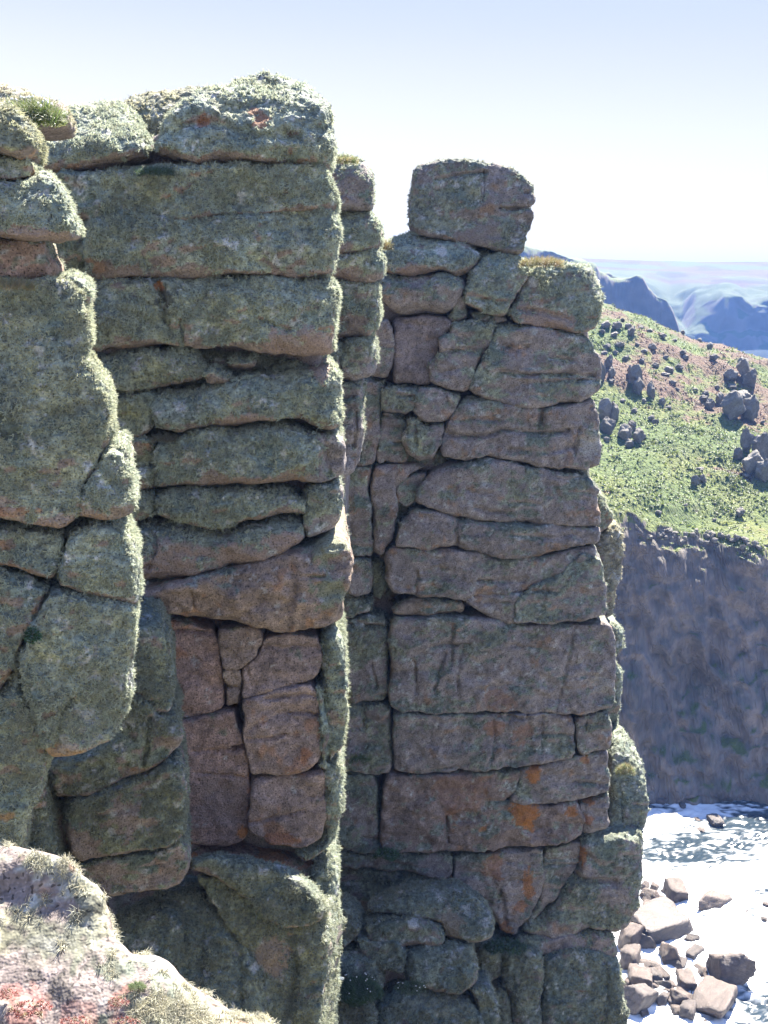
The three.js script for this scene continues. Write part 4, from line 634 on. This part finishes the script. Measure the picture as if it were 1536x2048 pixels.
// nearer dark promontory under the far plateau
headland('far_promontory', [
  { y: [[900, 760], [1400, 740]], z: 430 },
  { y: [[900, 640], [1200, 640], [1300, 650], [1345, 672], [1400, 735]], z: [[900, 434], [1345, 434], [1400, 431]], w: 1 },
  { y: [[900, 470], [1040, 490], [1105, 505], [1135, 513], [1165, 520], [1190, 528], [1198, 542], [1215, 546], [1224, 554], [1245, 557], [1262, 555], [1272, 552], [1284, 556], [1296, 574], [1312, 594], [1330, 600], [1342, 615], [1348, 640], [1360, 690], [1400, 730]], z: [[900, 440], [1400, 434]], w: 1.2 },
  { y: [[900, 476], [1040, 496], [1105, 511], [1165, 526], [1200, 548], [1245, 562], [1280, 560], [1312, 600], [1342, 622], [1360, 695], [1400, 735]], z: 470, w: 0.4, straight: 1 },
  { y: [[900, 760], [1400, 760]], z: 520, w: 0.4, straight: 1 },
], [900, 1400], [260, 110],
  (x, y, z, ny) => { const n2 = noise(x * 0.3, y * 0.3, z * 0.3); return lerp3([0.1, 0.12, 0.05], lerp3([0.10, 0.088, 0.082], [0.15, 0.122, 0.105], clamp(0.5 + n2)), sstep(0.75, 0.55, ny + 0.2 * n2)); },
  (o) => { const [x, y, z] = o.p, a = o.k < 3 ? 1 : 0.3; o.p[2] += a * 5 * fbm(x * 0.09, y * 0.03, z * 0.06, 4); o.p[1] += a * 1.0 * fbm(x * 0.13, y * 0.03, z * 0.05, 4); });

// ---------------------------------------------------------------- rock lumps for the shore and the hillside
const ONES = ['', 'first', 'second', 'third', 'fourth', 'fifth', 'sixth', 'seventh', 'eighth', 'ninth', 'tenth', 'eleventh', 'twelfth', 'thirteenth', 'fourteenth', 'fifteenth', 'sixteenth', 'seventeenth', 'eighteenth', 'nineteenth', 'twentieth'];
const TENS = { 2: ['twenty-', 'twentieth'], 3: ['thirty-', 'thirtieth'], 4: ['forty-', 'fortieth'] };
const ordinal = (n) => n <= 20 ? ONES[n] : n % 10 ? TENS[Math.floor(n / 10)][0] + ONES[n % 10] : TENS[n / 10][1];
/** Sorts surveyed rocks into bands by height in view, and in each band from the right-hand tower outward, so that each can be told from the others. */
function ranked(list, bands, say) { const out = []; let top = -1e9; for (const [limit, where] of bands) { const b = list.filter((l) => l[1] >= top && l[1] < limit).sort((a, c) => a[0] - c[0]); b.forEach((l, i) => out.push([l, say(where, ordinal(i + 1))])); top = limit; } return out; }
function lump(seed, facets, soft, cellN = 26, wear = 0.05, pits = 0.03, boxy = false) { // an angular boulder, half-size 1 along each axis
  const r = rng(seed), pl = [];
  for (let i = 0; i < facets; i++) { const z = (i + 0.5) / facets * 2 - 1, a = i * 2.4 + r() * 0.9, s = Math.sqrt(1 - z * z); pl.push([s * Math.cos(a), z, s * Math.sin(a), 0.62 + 0.4 * r()]); }
  if (boxy) for (const q of [[1, 0, 0], [-1, 0, 0], [0, 1, 0], [0, -1, 0], [0, 0, 1], [0, 0, -1]]) { const v = q.map((c) => c + 0.34 * (r() - 0.5)), l = Math.hypot(...v); pl.push([v[0] / l, v[1] / l, v[2] / l, 0.55 + 0.12 * r()]); }
  const n = cellN, ax = Float32Array.from({ length: n }, (_, i) => -1.5 + 3 * i / (n - 1)), val = new Float32Array(n * n * n);
  for (let k = 0; k < n; k++) for (let j = 0; j < n; j++) for (let i = 0; i < n; i++) {
    const x = ax[i], y = ax[j], z = ax[k]; let s = 0; for (const p of pl) s += Math.exp(((x * p[0] + y * p[1] + z * p[2]) - p[3]) / soft);
    val[(k * n + j) * n + i] = Math.max(soft * Math.log(s), Math.hypot(x, y, z) - 1.3) + wear * 2 * noise(x * 1.7 + seed, y * 1.7, z * 1.7) + wear * noise(x * 5, y * 5 + seed, z * 5);
  }
  const { vs, quads } = surfaceNets(n, n, n, val, ax, ax, ax), I = [], C = [];
  const N = new Float32Array(vs.length); vertexNormals(vs, quads, N);
  const lo = [9, 9, 9], hi = [-9, -9, -9];
  for (let i = 0; i < vs.length; i += 3) { const d = pits * (noise(vs[i] * 6 + seed, vs[i + 1] * 6, vs[i + 2] * 6) + 0.7 * noise(vs[i] * 11, vs[i + 1] * 11 + seed, vs[i + 2] * 11)); for (let c = 0; c < 3; c++) { vs[i + c] += N[i + c] * d; lo[c] = Math.min(lo[c], vs[i + c]); hi[c] = Math.max(hi[c], vs[i + c]); } }
  for (let i = 0; i < vs.length; i += 3) for (let c = 0; c < 3; c++) vs[i + c] = (vs[i + c] - lo[c]) / (hi[c] - lo[c]) * 2 - 1;
  vertexNormals(vs, quads, N);
  for (let i = 0; i < vs.length; i += 3) { const [x, y, z] = [vs[i], vs[i + 1], vs[i + 2]]; const t = Math.max(0.4, 1 + 0.35 * noise(x * 2 + seed, y * 2, z * 2) + 0.3 * noise(x * 6, y * 6, z * 6 + seed) + 0.3 * noise(x * 13, y * 13, z * 13)); C.push(t, t * 0.97, t * 0.94); }
  for (let q = 0; q < quads.length; q += 4) I.push(quads[q], quads[q + 1], quads[q + 2], quads[q], quads[q + 2], quads[q + 3]);
  const g = new THREE.BufferGeometry(); g.setAttribute('position', new THREE.BufferAttribute(vs, 3)); g.setAttribute('normal', new THREE.BufferAttribute(N, 3)); g.setAttribute('color', new THREE.Float32BufferAttribute(C, 3)); g.setIndex(I);
  const T = []; for (let i = 0; i < vs.length; i += 3) T.push(0.55 * vs[i] + 0.45 * vs[i + 2], 0.55 * vs[i + 1] + 0.3 * vs[i + 2] - 0.15 * vs[i]); g.setAttribute('uv', new THREE.Float32BufferAttribute(T, 2));
  return g;
}
const shoreGeos = [11, 22, 33, 44, 55, 66, 77, 88].map((s, i) => lump(s, i % 2 ? 9 : 6, 0.02, 27, 0.045, 0.035, i % 2 === 0));
const tinyGeos = [12, 23, 34].map((s) => lump(s, 9, 0.07, 13, 0.05));
const shoreMats = [[0.15, 0.122, 0.11], [0.17, 0.137, 0.122], [0.14, 0.122, 0.115]].map((c, i) => { const m = new THREE.MeshStandardMaterial({ vertexColors: true, roughness: 0.62, map: grainMap, bumpMap: grainBump, bumpScale: 0.04 }); m.color.setRGB(...c); m.name = 'shore granite ' + i; return m; });
{
  // x, y centre of the visible part, width, height on the photograph, turn
  const big = [
    [1352, 1790, 62, 44, 0.5, 'slanting slab boulder leaning beside the right tower, above the flat grey one'], [1425, 1808, 80, 44, 0.1, 'long dark boulder standing farthest out in the white water'],
    [1322, 1856, 132, 62, 0.05, 'largest shore boulder, flat-topped with a dark front face'], [1300, 1800, 54, 38, 0.7, 'pale flat boulder half hidden behind the right tower'], [1262, 1885, 56, 60, 0.2, 'dark boulder touching the right tower at mid-height of the shore'],
    [1288, 1892, 52, 46, 0.9, 'pale-topped boulder just under the largest shore boulder'], [1262, 1925, 60, 52, 0.3, 'rounded pale-topped boulder hard against the right tower'],
    [1337, 1912, 58, 52, 0.6, 'pitted angular boulder in the middle of the shore'], [1388, 1912, 44, 28, 0.2, 'low block boulder right of the pitted angular one'], [1462, 1946, 84, 70, 0.95, 'big streaked triangular boulder standing alone at the right'],
    [1282, 1966, 66, 46, 0.4, 'smooth white-topped boulder near the bottom of the shore'], [1270, 2004, 80, 64, 0.1, 'large smooth boulder with a shadowed front at the water by the ledge'],
    [1432, 2006, 100, 40, 0.25, 'broad low dark boulder at the bottom right of the shore'], [1362, 2002, 52, 34, 0.8, 'pale humped boulder left of the broad low dark one'], [1378, 2026, 46, 30, 0.3, 'small pinkish boulder at the very bottom of the shore'],
    [1300, 1938, 56, 30, 0.8, 'leaning slab wedged behind the smooth white-topped boulder'], [1372, 1968, 50, 32, 0.5, 'pale crumbly boulder in the bottom middle of the shore'], [1398, 1890, 52, 20, 0.1, 'thin flat boulder above the low block boulder'], [1332, 1984, 26, 18, 0.4, 'small pale stone between smooth and crumbly boulders'],
    [1400, 1946, 44, 24, 0.6, 'dark wedge boulder left of the streaked triangular one'], [1362, 1932, 38, 22, 0.3, 'small wedge boulder under the pitted angular one'], [1290, 1775, 30, 22, 0.2, 'small dark boulder peeping out right of the tower, uppermost on the shore'],
  ];
  const mid = [[1432, 1642, 40, 16], [1408, 1735, 30, 14], [1440, 1840, 20, 14], [1495, 1825, 26, 14], [1526, 1840, 32, 18], [1532, 1812, 20, 14], [1475, 1790, 18, 12], [1438, 1778, 18, 8], [1322, 1604, 24, 14], [1365, 1611, 24, 10], [1395, 1640, 16, 5], [1510, 1800, 16, 7], [1402, 1660, 20, 6], [1370, 1880, 18, 12], [1420, 1925, 26, 10], [1345, 1960, 30, 12], [1318, 2010, 22, 14], [1402, 2044, 26, 12], [1480, 1780, 12, 6], [1352, 1734, 14, 5], [1300, 1722, 16, 6], [1440, 1856, 18, 5], [1310, 1920, 22, 16], [1345, 1890, 20, 10], [1385, 1985, 24, 14], [1296, 1850, 24, 12], [1254, 1975, 22, 30], [1415, 1965, 24, 16]];
  const r = rng(4242);
  const put = (px, py, w, h, turn, label, i, group) => {
    const foot = onSea(px, py + h * 0.42, -0.1), dist = foot.distanceTo(EYE), sx = w / 2 / F * dist / 0.92, dep = Math.asin((EYE.y + 0.1) / dist), sz = sx * (0.5 + 0.25 * r());
    const sy = Math.max(0.25 * sx, (h / 2 / F * dist - 0.25 * sz * Math.sin(dep)) / 0.9 / Math.cos(dep));
    const m = shadows(new THREE.Mesh(i < 22 ? shoreGeos[i % shoreGeos.length] : shoreGeos[(i * 3) % shoreGeos.length], shoreMats[i % 3])); m.name = numbered('shore_boulder');
    m.scale.set(sx, sy, sz); m.rotation.y = turn * 2.4 + 0.4; m.position.set(foot.x, sy * 0.55 - 0.1, foot.z - sz * 0.5); tag(m, label, 'boulder', group); scene.add(m); STATS.tris += m.geometry.index.count / 3;
  };
  big.forEach((b, i) => put(b[0], b[1], b[2], b[3], b[4], b[5], i, 'boulders on the shore'));
  for (let k = 0; k < 44; k++) { const t = r(), y = 1775 + 265 * t; mid.push([1245 + 25 * t + 150 * r() * (0.5 + 0.5 * r()), y, 20 + 26 * r(), 14 + 16 * r()]); }
  ranked(mid, [[1700, 'in the far water under the dark cliff'], [1800, 'in the white water above the big shore boulders'], [1880, 'level with the largest shore boulder'], [1940, 'level with the pitted angular boulder'], [1990, 'level with the smooth white-topped boulder'], [2100, 'in the lowest row of the shore']], (w, o) => `small dark rock ${w}, ${o} from the tower`).forEach(([b, label], i) => put(b[0], b[1], b[2], b[3], r(), label, i + 22, 'small rocks on the shore'));
}
// ---------------------------------------------------------------- the hillside: outcrops, loose rocks, bracken
{
  const up = new THREE.Vector3(0, 1, 0), cast = new THREE.Raycaster(); nearLand.mesh.updateMatrixWorld(true); nearLand.mesh.geometry.computeBoundingSphere();
  const P = nearLand.mesh.geometry.attributes.position, NN = nearLand.mesh.geometry.attributes.normal, NX = 351;
  // nearest ground vertex to a line of sight (hillside rows only)
  const proj = []; { const v = new THREE.Vector3(); for (let i = 0; i < P.count; i++) { v.fromBufferAttribute(P, i); const y = v.y; v.project(camera); proj.push((v.x + 1) * 768, (1 - v.y) * 1024); } }
  const ground = (px, py) => { let b = -1, d = 1e9; for (let i = Math.floor(P.count * 0.42); i < Math.floor(P.count * 0.93); i++) { const e = (proj[2 * i] - px) ** 2 + (proj[2 * i + 1] - py) ** 2; if (e < d) { d = e; b = i; } } return new THREE.Vector3().fromBufferAttribute(P, b); };
  const hillMats = [[0.26, 0.255, 0.235], [0.225, 0.22, 0.205], [0.31, 0.305, 0.28]].map((c, i) => { const m = new THREE.MeshStandardMaterial({ vertexColors: true, roughness: 0.95, map: grainMap, bumpMap: grainBump, bumpScale: 0.06 }); m.color.setRGB(...c); m.name = 'hill granite ' + i; return m; });
  const hillGeos = [101, 202, 303, 404, 505].map((s) => lump(s, 8, 0.03, 25, 0.09, 0.055));
  const r = rng(9090); let n = 0;
  const rock = (px, py, w, h) => { const g = ground(px, py + h * 0.5), dist = g.distanceTo(EYE), sx = w / 2 / F * dist / 0.92, sy = h / 2 / F * dist / 0.85; const m = shadows(new THREE.Mesh(w < 16 ? tinyGeos[n % 3] : hillGeos[n % 5], hillMats[n % 3])); n++; m.scale.set(sx, sy, sx * (0.7 + 0.4 * r())); m.rotation.y = r() * 6.28; m.scale.multiplyScalar(0.82); m.position.set(g.x, g.y + sy * 0.66, g.z - sx * 0.3); STATS.tris += m.geometry.index.count / 3; return m; };
  const tors = [
    ['banded square tor at the right on the green hillside', [[1468, 808, 54, 62], [1500, 812, 40, 60], [1485, 795, 60, 40]]],
    ['cluster of tall grey outcrops low at the right edge of the hillside', [[1495, 880, 36, 56], [1522, 890, 44, 70], [1505, 920, 46, 50], [1530, 935, 40, 50], [1478, 905, 22, 30]]],
    ['twin-topped tor high on the right of the hillside', [[1462, 748, 34, 26], [1490, 735, 32, 44], [1500, 752, 30, 40], [1488, 722, 26, 20]]],
    ['tall dark tor near the right tower, middle of the hillside', [[1270, 750, 32, 50], [1276, 772, 26, 40], [1262, 742, 22, 30]]],
    ['slender grey tor right of the tall dark one', [[1304, 778, 22, 36], [1302, 770, 16, 24]]],
    ['pale cracked outcrop touching the right tower silhouette', [[1210, 815, 36, 50], [1228, 822, 30, 46], [1215, 850, 34, 40]]],
    ['broad low outcrop of dark lumps under the pale cracked one', [[1252, 862, 34, 36], [1276, 868, 30, 34], [1262, 850, 24, 24], [1258, 884, 24, 20]]],
    ['grey outcrop at the upper left of the hillside by the tower', [[1204, 735, 22, 50], [1216, 720, 24, 34], [1222, 742, 20, 26]]],
    ['dark double boulder in the lower middle of the green slope', [[1390, 962, 22, 26], [1404, 958, 20, 22]]],
    ['lone pale square boulder just above the cliff path', [[1480, 1022, 24, 22]]],
    ['leaning slabs in the grass left of the banded square tor', [[1420, 808, 24, 26], [1408, 796, 22, 16], [1440, 795, 20, 28], [1412, 785, 18, 12]]],
  ];
  for (const [label, lumps] of tors) {
    const base = ground(lumps[0][0], lumps[0][1] + lumps[0][3] * 0.5), t = thing('tor', label, 'rock outcrop', base, 'outcrops on the hillside');
    for (const l of lumps) { const m = rock(...l); m.name = 'rock'; m.position.sub(base); t.add(m); }
  }
  const loose = [[1212, 645, 22, 16], [1235, 650, 24, 18], [1228, 668, 16, 12], [1262, 662, 18, 24], [1258, 650, 14, 12], [1282, 655, 16, 10], [1325, 672, 18, 14], [1350, 680, 12, 8], [1306, 690, 20, 16], [1290, 700, 16, 10], [1365, 705, 20, 12], [1372, 712, 16, 10], [1428, 714, 22, 16], [1420, 690, 14, 16], [1240, 690, 22, 12], [1215, 690, 20, 14], [1252, 715, 20, 14], [1282, 720, 16, 12], [1312, 728, 18, 12], [1340, 738, 24, 14], [1360, 730, 20, 14], [1332, 746, 20, 8], [1345, 765, 18, 12], [1322, 800, 16, 18], [1338, 812, 14, 10], [1310, 842, 14, 12], [1302, 835, 14, 14], [1268, 820, 18, 14], [1392, 780, 14, 8], [1435, 772, 14, 10], [1465, 768, 24, 12], [1468, 780, 14, 8], [1480, 782, 12, 8], [1500, 772, 10, 6], [1525, 845, 10, 8], [1495, 950, 18, 10], [1400, 938, 22, 10], [1318, 1024, 14, 10], [1268, 1038, 16, 10], [1372, 1010, 10, 8], [1430, 1040, 10, 7], [1430, 1008, 9, 7], [1525, 955, 12, 8], [1370, 655, 12, 8], [1400, 676, 12, 8], [1205, 660, 16, 10], [1245, 640, 12, 8], [1300, 660, 12, 8], [1230, 705, 16, 10], [1208, 705, 14, 10], [1275, 690, 14, 8], [1355, 778, 12, 7], [1330, 715, 14, 8], [1222, 760, 16, 12], [1214, 875, 14, 12], [1245, 800, 14, 10], [1288, 800, 12, 10]];
  ranked(loose, [[665, 'along the ridge of the hillside'], [700, 'just below the ridge of the hillside'], [740, 'on the brown upper hillside'], [790, 'on the middle of the hillside'], [900, 'on the lower green hillside'], [1100, 'near the cliff path']], (w, o) => `small grey boulder ${w}, ${o} from the tower`).forEach(([l, label]) => { const m = rock(...l); m.name = numbered('hill_boulder'); tag(m, label, 'boulder', 'loose boulders on the hillside'); scene.add(m); });
  // rubble on the broken cliff edge
  const rub = []; for (let i = 0; i < 46; i++) { const t = r(); rub.push([1310 + 226 * t + 20 * (r() - 0.5), 1066 + 36 * t * t + 26 * (r() - 0.5), 8 + 14 * r(), 6 + 8 * r()]); }
  ranked(rub, [[1070, 'in the upper rubble of the broken cliff edge'], [1088, 'in the middle rubble of the broken cliff edge'], [1200, 'in the lowest rubble of the broken cliff edge']], (w, o) => `pale stone ${w}, ${o} from the tower`).forEach(([l, label]) => { const m = rock(...l); m.name = numbered('rubble_stone'); m.material = hillMats[2]; tag(m, label, 'stone', 'rubble on the cliff edge'); scene.add(m); });
  // bracken and grass: nobody could count it
  const spots = [], v = new THREE.Vector3();
  for (let i = Math.floor(P.count * 0.40); i < Math.floor(P.count * 0.93); i++) {
    const px = proj[2 * i], py = proj[2 * i + 1]; if (px < 1150 || px > 1620 || NN.getY(i) < 0.5) continue;
    const broken = i < P.count * 0.545; if (broken && r() < 0.75) continue;
    for (let k = 0; k < 2; k++) {
      v.fromBufferAttribute(P, i); v.x += (r() - 0.5) * 0.5; v.z += (r() - 0.5) * 0.7;
      const n = fbm(v.x * 0.12, v.y * 0.12, v.z * 0.12, 4), n2 = noise(v.x * 1.1, v.y * 1.1, v.z * 1.1), heathy = n + 0.5 * n2 + 0.05 * (v.y - 23.5) + 0.006 * (v.x - 28) > 0.2;
      const dense = 0.1 + 1.5 * noise(v.x * 0.35, 4, v.z * 0.35) + 0.9 * noise(v.x * 1.3, 9, v.z * 1.3); if (r() > 0.85 * clamp(dense, 0.2, 1)) continue;
      const b = 0.7 + 0.6 * r(); const c = heathy ? (r() < 0.3 ? [0.13 * b, 0.07 * b, 0.055 * b] : [0.14 * b, 0.09 * b, 0.05 * b]) : r() < 0.25 ? [0.1 * b, 0.15 * b, 0.04 * b] : [0.16 * b, 0.2 * b, 0.035 * b];
      spots.push({ p: v.clone(), n: new THREE.Vector3(r() - 0.5, 1.6, r() - 0.5), s: (heathy ? 0.17 : 0.22) * (0.6 + 0.8 * r()), roll: r() * 6.28, c });
    }
  }
  const m = scatter('bracken', leafGeo, leafMat, spots, scene); tag(m, 'green bracken and grass covering the sunlit hillside', 'bracken'); STATS.tufts += spots.length;
}

// ---------------------------------------------------------------- the ground we stand on, running down under the rocks to the sea
{
  const groundMat = new THREE.MeshStandardMaterial({ vertexColors: true, roughness: 0.95, bumpMap: grainBump, bumpScale: 0.05 }); groundMat.name = 'cliff-top turf and rock';
  gridMesh(160, 200, (u, v) => {
    const x = -34 + 54 * u, z = 26 - 60 * v, edge = 0.6 + 0.185 * Math.max(0, -z) + 0.5 * noise(z * 0.4, 2, 5) + (z > -3 ? 3 : 0);
    let y = z > -2.6 ? 33.2 + 0.2 * fbm(x * 0.3, 1, z * 0.3, 3) : 34.25 + 0.74 * z - 0.2 + 0.35 * fbm(x * 0.5, 1, z * 0.5, 3);
    if (z < -2.6 && z > -4) y = Math.min(y, 31.6);
    if (z < -23) y = Math.min(y, 18 - 0.2 * (z + 23));
    const d = Math.max(0, x - edge); y = Math.max(-3, y - 3.2 * d - 0.6 * Math.min(1, d) * fbm(x, y * 0.2, z, 2));
    const n = noise(x * 0.7, 3, z * 0.7);
    return { p: [x, y, z], c: lerp3([0.09, 0.1, 0.05], [0.17, 0.15, 0.12], clamp(0.5 + 1.4 * n)) };
  }, groundMat, 'cliff_ground');
}

// ---------------------------------------------------------------- the cliff top the towers break away from
{
  gridMesh(120, 130, (u, v) => {
    const face = v < 0.3 ? 1 - v / 0.3 : 0, back = v < 0.3 ? 0 : (v - 0.3) / 0.7, z0 = -15.6 - 95 * back, edge = 0.072 * z0 - 0.9 + 0.25 * noise(z0 * 0.3, 4, 1), q = u < 0.75 ? u / 0.75 : 1, drop = u < 0.75 ? 0 : (u - 0.75) / 0.25;
    let x = edge - 60 * (1 - q) ** 1.6, y = (36 + 0.35 * fbm(x * 0.2, 2, z0 * 0.2, 3)) * (1 - Math.max(drop, face)) - 2 * Math.max(drop, face), z = z0;
    const n = noise(x * 0.5, y * 0.5, z * 0.5), wall = Math.max(drop, face);
    if (face > 0) z += 1.1 * Math.max(-0.6, fbm(x * 0.35, y * 0.25, 6, 4)) - 0.8 + 0.25 * Math.abs(noise(x * 1.4, y * 1.1, 2)); if (drop > 0) x += 1.2 * fbm(y * 0.3, z * 0.3, 2, 3) - 0.3;
    return { p: [x, y, z], c: wall > 0.02 ? lerp3([0.19, 0.2, 0.155], [0.27, 0.23, 0.2], clamp(0.5 + n + 0.6 * noise(x * 2, y * 2, z * 2))) : lerp3([0.1, 0.12, 0.05], [0.15, 0.12, 0.07], clamp(0.5 + 1.3 * n)) };
  }, rockMat, 'cliff_top');
}

// ================================================================ small plants on the rocks
const flowerGeo = new THREE.IcosahedronGeometry(1, 0), flowerMat = new THREE.MeshStandardMaterial({ roughness: 0.8 }); flowerMat.name = 'petals'; flowerMat.color.setRGB(0.75, 0.74, 0.7);
const cushionGeo = lump(909, 14, 0.2, 20, 0.08, 0.08), soilMats = new Map();
function plant(name, label, category, px, py, depth, w, h, o = {}) {
  const p0 = at(px, py + h / 2, depth), k = depth / F, rx = w / 2 * k, hy = h * k, r = rng(Math.round(px * 31 + py)), t = thing(name, label, category, p0);
  const count = Math.round((o.count ?? 60) * 1.6), spots = [], cols = o.cols ?? [[0.12, 0.17, 0.05]];
  if (o.cushion) { const key = cols[0].join(); if (!soilMats.has(key)) { const m = new THREE.MeshStandardMaterial({ roughness: 1, vertexColors: true }); m.color.setRGB(cols[0][0] * 0.6, cols[0][1] * 0.6, cols[0][2] * 0.6); m.name = 'plant cushion'; soilMats.set(key, m); } const c = shadows(new THREE.Mesh(cushionGeo, soilMats.get(key))); c.name = 'cushion'; c.scale.set(rx * 0.72, hy * (o.dome ?? 0.55) * 0.6, rx * 0.5); c.position.y = hy * 0.05; t.add(c); }
  for (let i = 0; i < count; i++) {
    const a = r() * 6.283, q = Math.sqrt(r()), x = Math.cos(a) * q, z = Math.sin(a) * q, c = cols[Math.floor(r() * cols.length)], b = 0.7 + 0.6 * r();
    spots.push({ p: new THREE.Vector3(x * rx, hy * (0.02 + (o.dome ?? 0.55) * Math.sqrt(1 - q * q) * 0.6), z * rx * 0.7), n: new THREE.Vector3(x * 0.8, 1, z * 0.8), s: Math.max(hy, rx * 0.5) * (o.size ?? 0.5) * (0.6 + 0.7 * r()), roll: r() * 6.28, hang: o.hang ?? 0, c: c.map((v) => v * b) });
  }
  scatter('leaves', o.geo ?? grassGeo, leafMat, spots, t); STATS.tufts += spots.length;
  if (o.flowers) { const fs = []; for (let i = 0; i < o.flowers; i++) { const a = r() * 6.283, q = Math.sqrt(r()), x = Math.cos(a) * q, z = Math.sin(a) * q; fs.push({ p: new THREE.Vector3(x * rx, hy * (0.35 + 0.6 * Math.sqrt(1 - q * q)), z * rx * 0.7), n: UPV, s: o.fsize ?? 0.012, roll: 0, c: [1, 1, 1] }); } scatter('flowers', flowerGeo, flowerMat, fs, t); }
  return t;
}
const FRESH = [[0.12, 0.18, 0.04], [0.16, 0.21, 0.06], [0.2, 0.22, 0.08]], STRAW = [[0.28, 0.25, 0.11], [0.22, 0.22, 0.08], [0.33, 0.25, 0.12]], DEEP = [[0.04, 0.085, 0.025], [0.05, 0.11, 0.035]], RED = [[0.30, 0.1, 0.085], [0.36, 0.15, 0.12], [0.24, 0.11, 0.08], [0.3, 0.24, 0.14]];
plant('grass_tuft', 'bright green grass with small white flowers on top of the left outcrop', 'grass', 60, 222, 10.1, 120, 52, { cols: FRESH, count: 150, flowers: 26, fsize: 0.012, size: 0.6 });
plant('grass_tuft', 'yellowish short grass and moss on the sunlit shoulder at the left edge', 'grass', 22, 562, 9.1, 90, 40, { cols: STRAW, count: 140, size: 0.4 });
plant('grass_tuft', 'pale turf cap on top of the slim pillar', 'grass', 688, 318, 16.4, 54, 18, { cols: [...FRESH, ...STRAW], count: 110, size: 0.6 });
plant('grass_tuft', 'small yellow grass tuft beside the crown of the right tower', 'grass', 768, 488, 19.6, 28, 24, { cols: STRAW, count: 50, size: 0.6 });
plant('grass_tuft', 'straw-coloured grass on top of the right tower in front of the far hills', 'grass', 1082, 522, 19.75, 80, 24, { cols: STRAW, count: 160, size: 0.6 });
plant('moss_cushion', 'dark green moss cushion in the notch under the two topmost tower blocks', 'moss', 312, 340, 12.82, 70, 26, { cols: DEEP, count: 150, size: 0.5, geo: grassGeo, dome: 0.5 });
plant('fern', 'small green fern in the gap right of the left outcrop', 'fern', 232, 884, 11, 40, 26, { cols: [[0.06, 0.14, 0.03]], count: 26, size: 0.7, geo: leafGeo });
plant('heather_sprig', 'brownish dead plant in the hollow between two tower layers', 'plant', 328, 872, 12.78, 44, 26, { cols: [[0.13, 0.1, 0.04], [0.1, 0.1, 0.04]], count: 50, size: 0.5 });
plant('fern', 'green fern hanging in the diagonal crack of the left outcrop', 'fern', 66, 1262, 8.95, 24, 50, { cols: [[0.05, 0.13, 0.03]], count: 30, size: 0.3, geo: leafGeo, dome: 0.9 });
plant('thrift_cushion', 'bright green thrift cushion dotted with white flowers among the fallen boulders', 'plant', 715, 1965, 17.2, 96, 56, { cols: DEEP.concat([[0.07, 0.15, 0.04]]), count: 260, size: 0.3, flowers: 14, fsize: 0.011, dome: 0.8, cushion: 1 });
plant('thrift_cushion', 'thin green thrift mat with white flowers above the broad bottom boulder', 'plant', 822, 1970, 17.3, 70, 18, { cols: [[0.1, 0.15, 0.07]], count: 90, size: 0.5, flowers: 10, fsize: 0.01 });
plant('grass_tuft', 'little grass tuft on the dark blocks left of the tall vertical joint', 'grass', 718, 1514, 19.75, 44, 20, { cols: DEEP.concat(FRESH.slice(0, 1)), count: 40, size: 0.6, cushion: false });
plant('fern', 'green fern at the foot of the tall vertical joint of the right tower', 'fern', 772, 1700, 19.7, 44, 30, { cols: [[0.05, 0.12, 0.03]], count: 40, size: 0.5, geo: leafGeo });
plant('moss_cushion', 'dark green moss on the shelf under the overhanging rounded block', 'moss', 1010, 1886, 19.3, 90, 18, { cols: DEEP, count: 110, size: 0.4, geo: leafGeo });
plant('moss_cushion', 'yellow-green moss behind the right tower\'s rounded lower shoulder', 'moss', 1250, 1532, 20.35, 36, 40, { cols: STRAW.concat(FRESH), count: 130, size: 0.25, dome: 0.8 });
plant('turf_cushion', 'yellow-green turf cushion on the sunlit foreground rock', 'plant', 290, 1932, 4.25, 74, 36, { cols: [[0.3, 0.33, 0.08], [0.36, 0.36, 0.14]], count: 320, size: 0.32, dome: 0.6, cushion: 1 });
plant('turf_cushion', 'small green tuft below the yellow cushion on the foreground rock', 'plant', 274, 1966, 4.12, 36, 22, { cols: [[0.14, 0.2, 0.06]], count: 90, size: 0.4 });
for (const [x, y, w, lab] of [[60, 2012, 90, 'largest red stonecrop mat near the bottom left corner'], [14, 1982, 50, 'red stonecrop at the left edge of the foreground rock'], [236, 1998, 46, 'orange-red stonecrop near the yellow cushion'], [150, 2040, 70, 'reddish stonecrop at the bottom middle of the foreground rock'], [252, 2040, 60, 'pinkish stonecrop right of the reddish one at the bottom edge']])
  plant('stonecrop', lab, 'stonecrop', x, y, 4.05 - (y - 1980) * 0.004, w, 14, { cols: RED, count: 46, size: 0.45, geo: leafGeo, cushion: false, dome: 0.3 });
console.log('triangles', STATS.tris, 'tufts', STATS.tufts);
renderer.render(scene, camera);
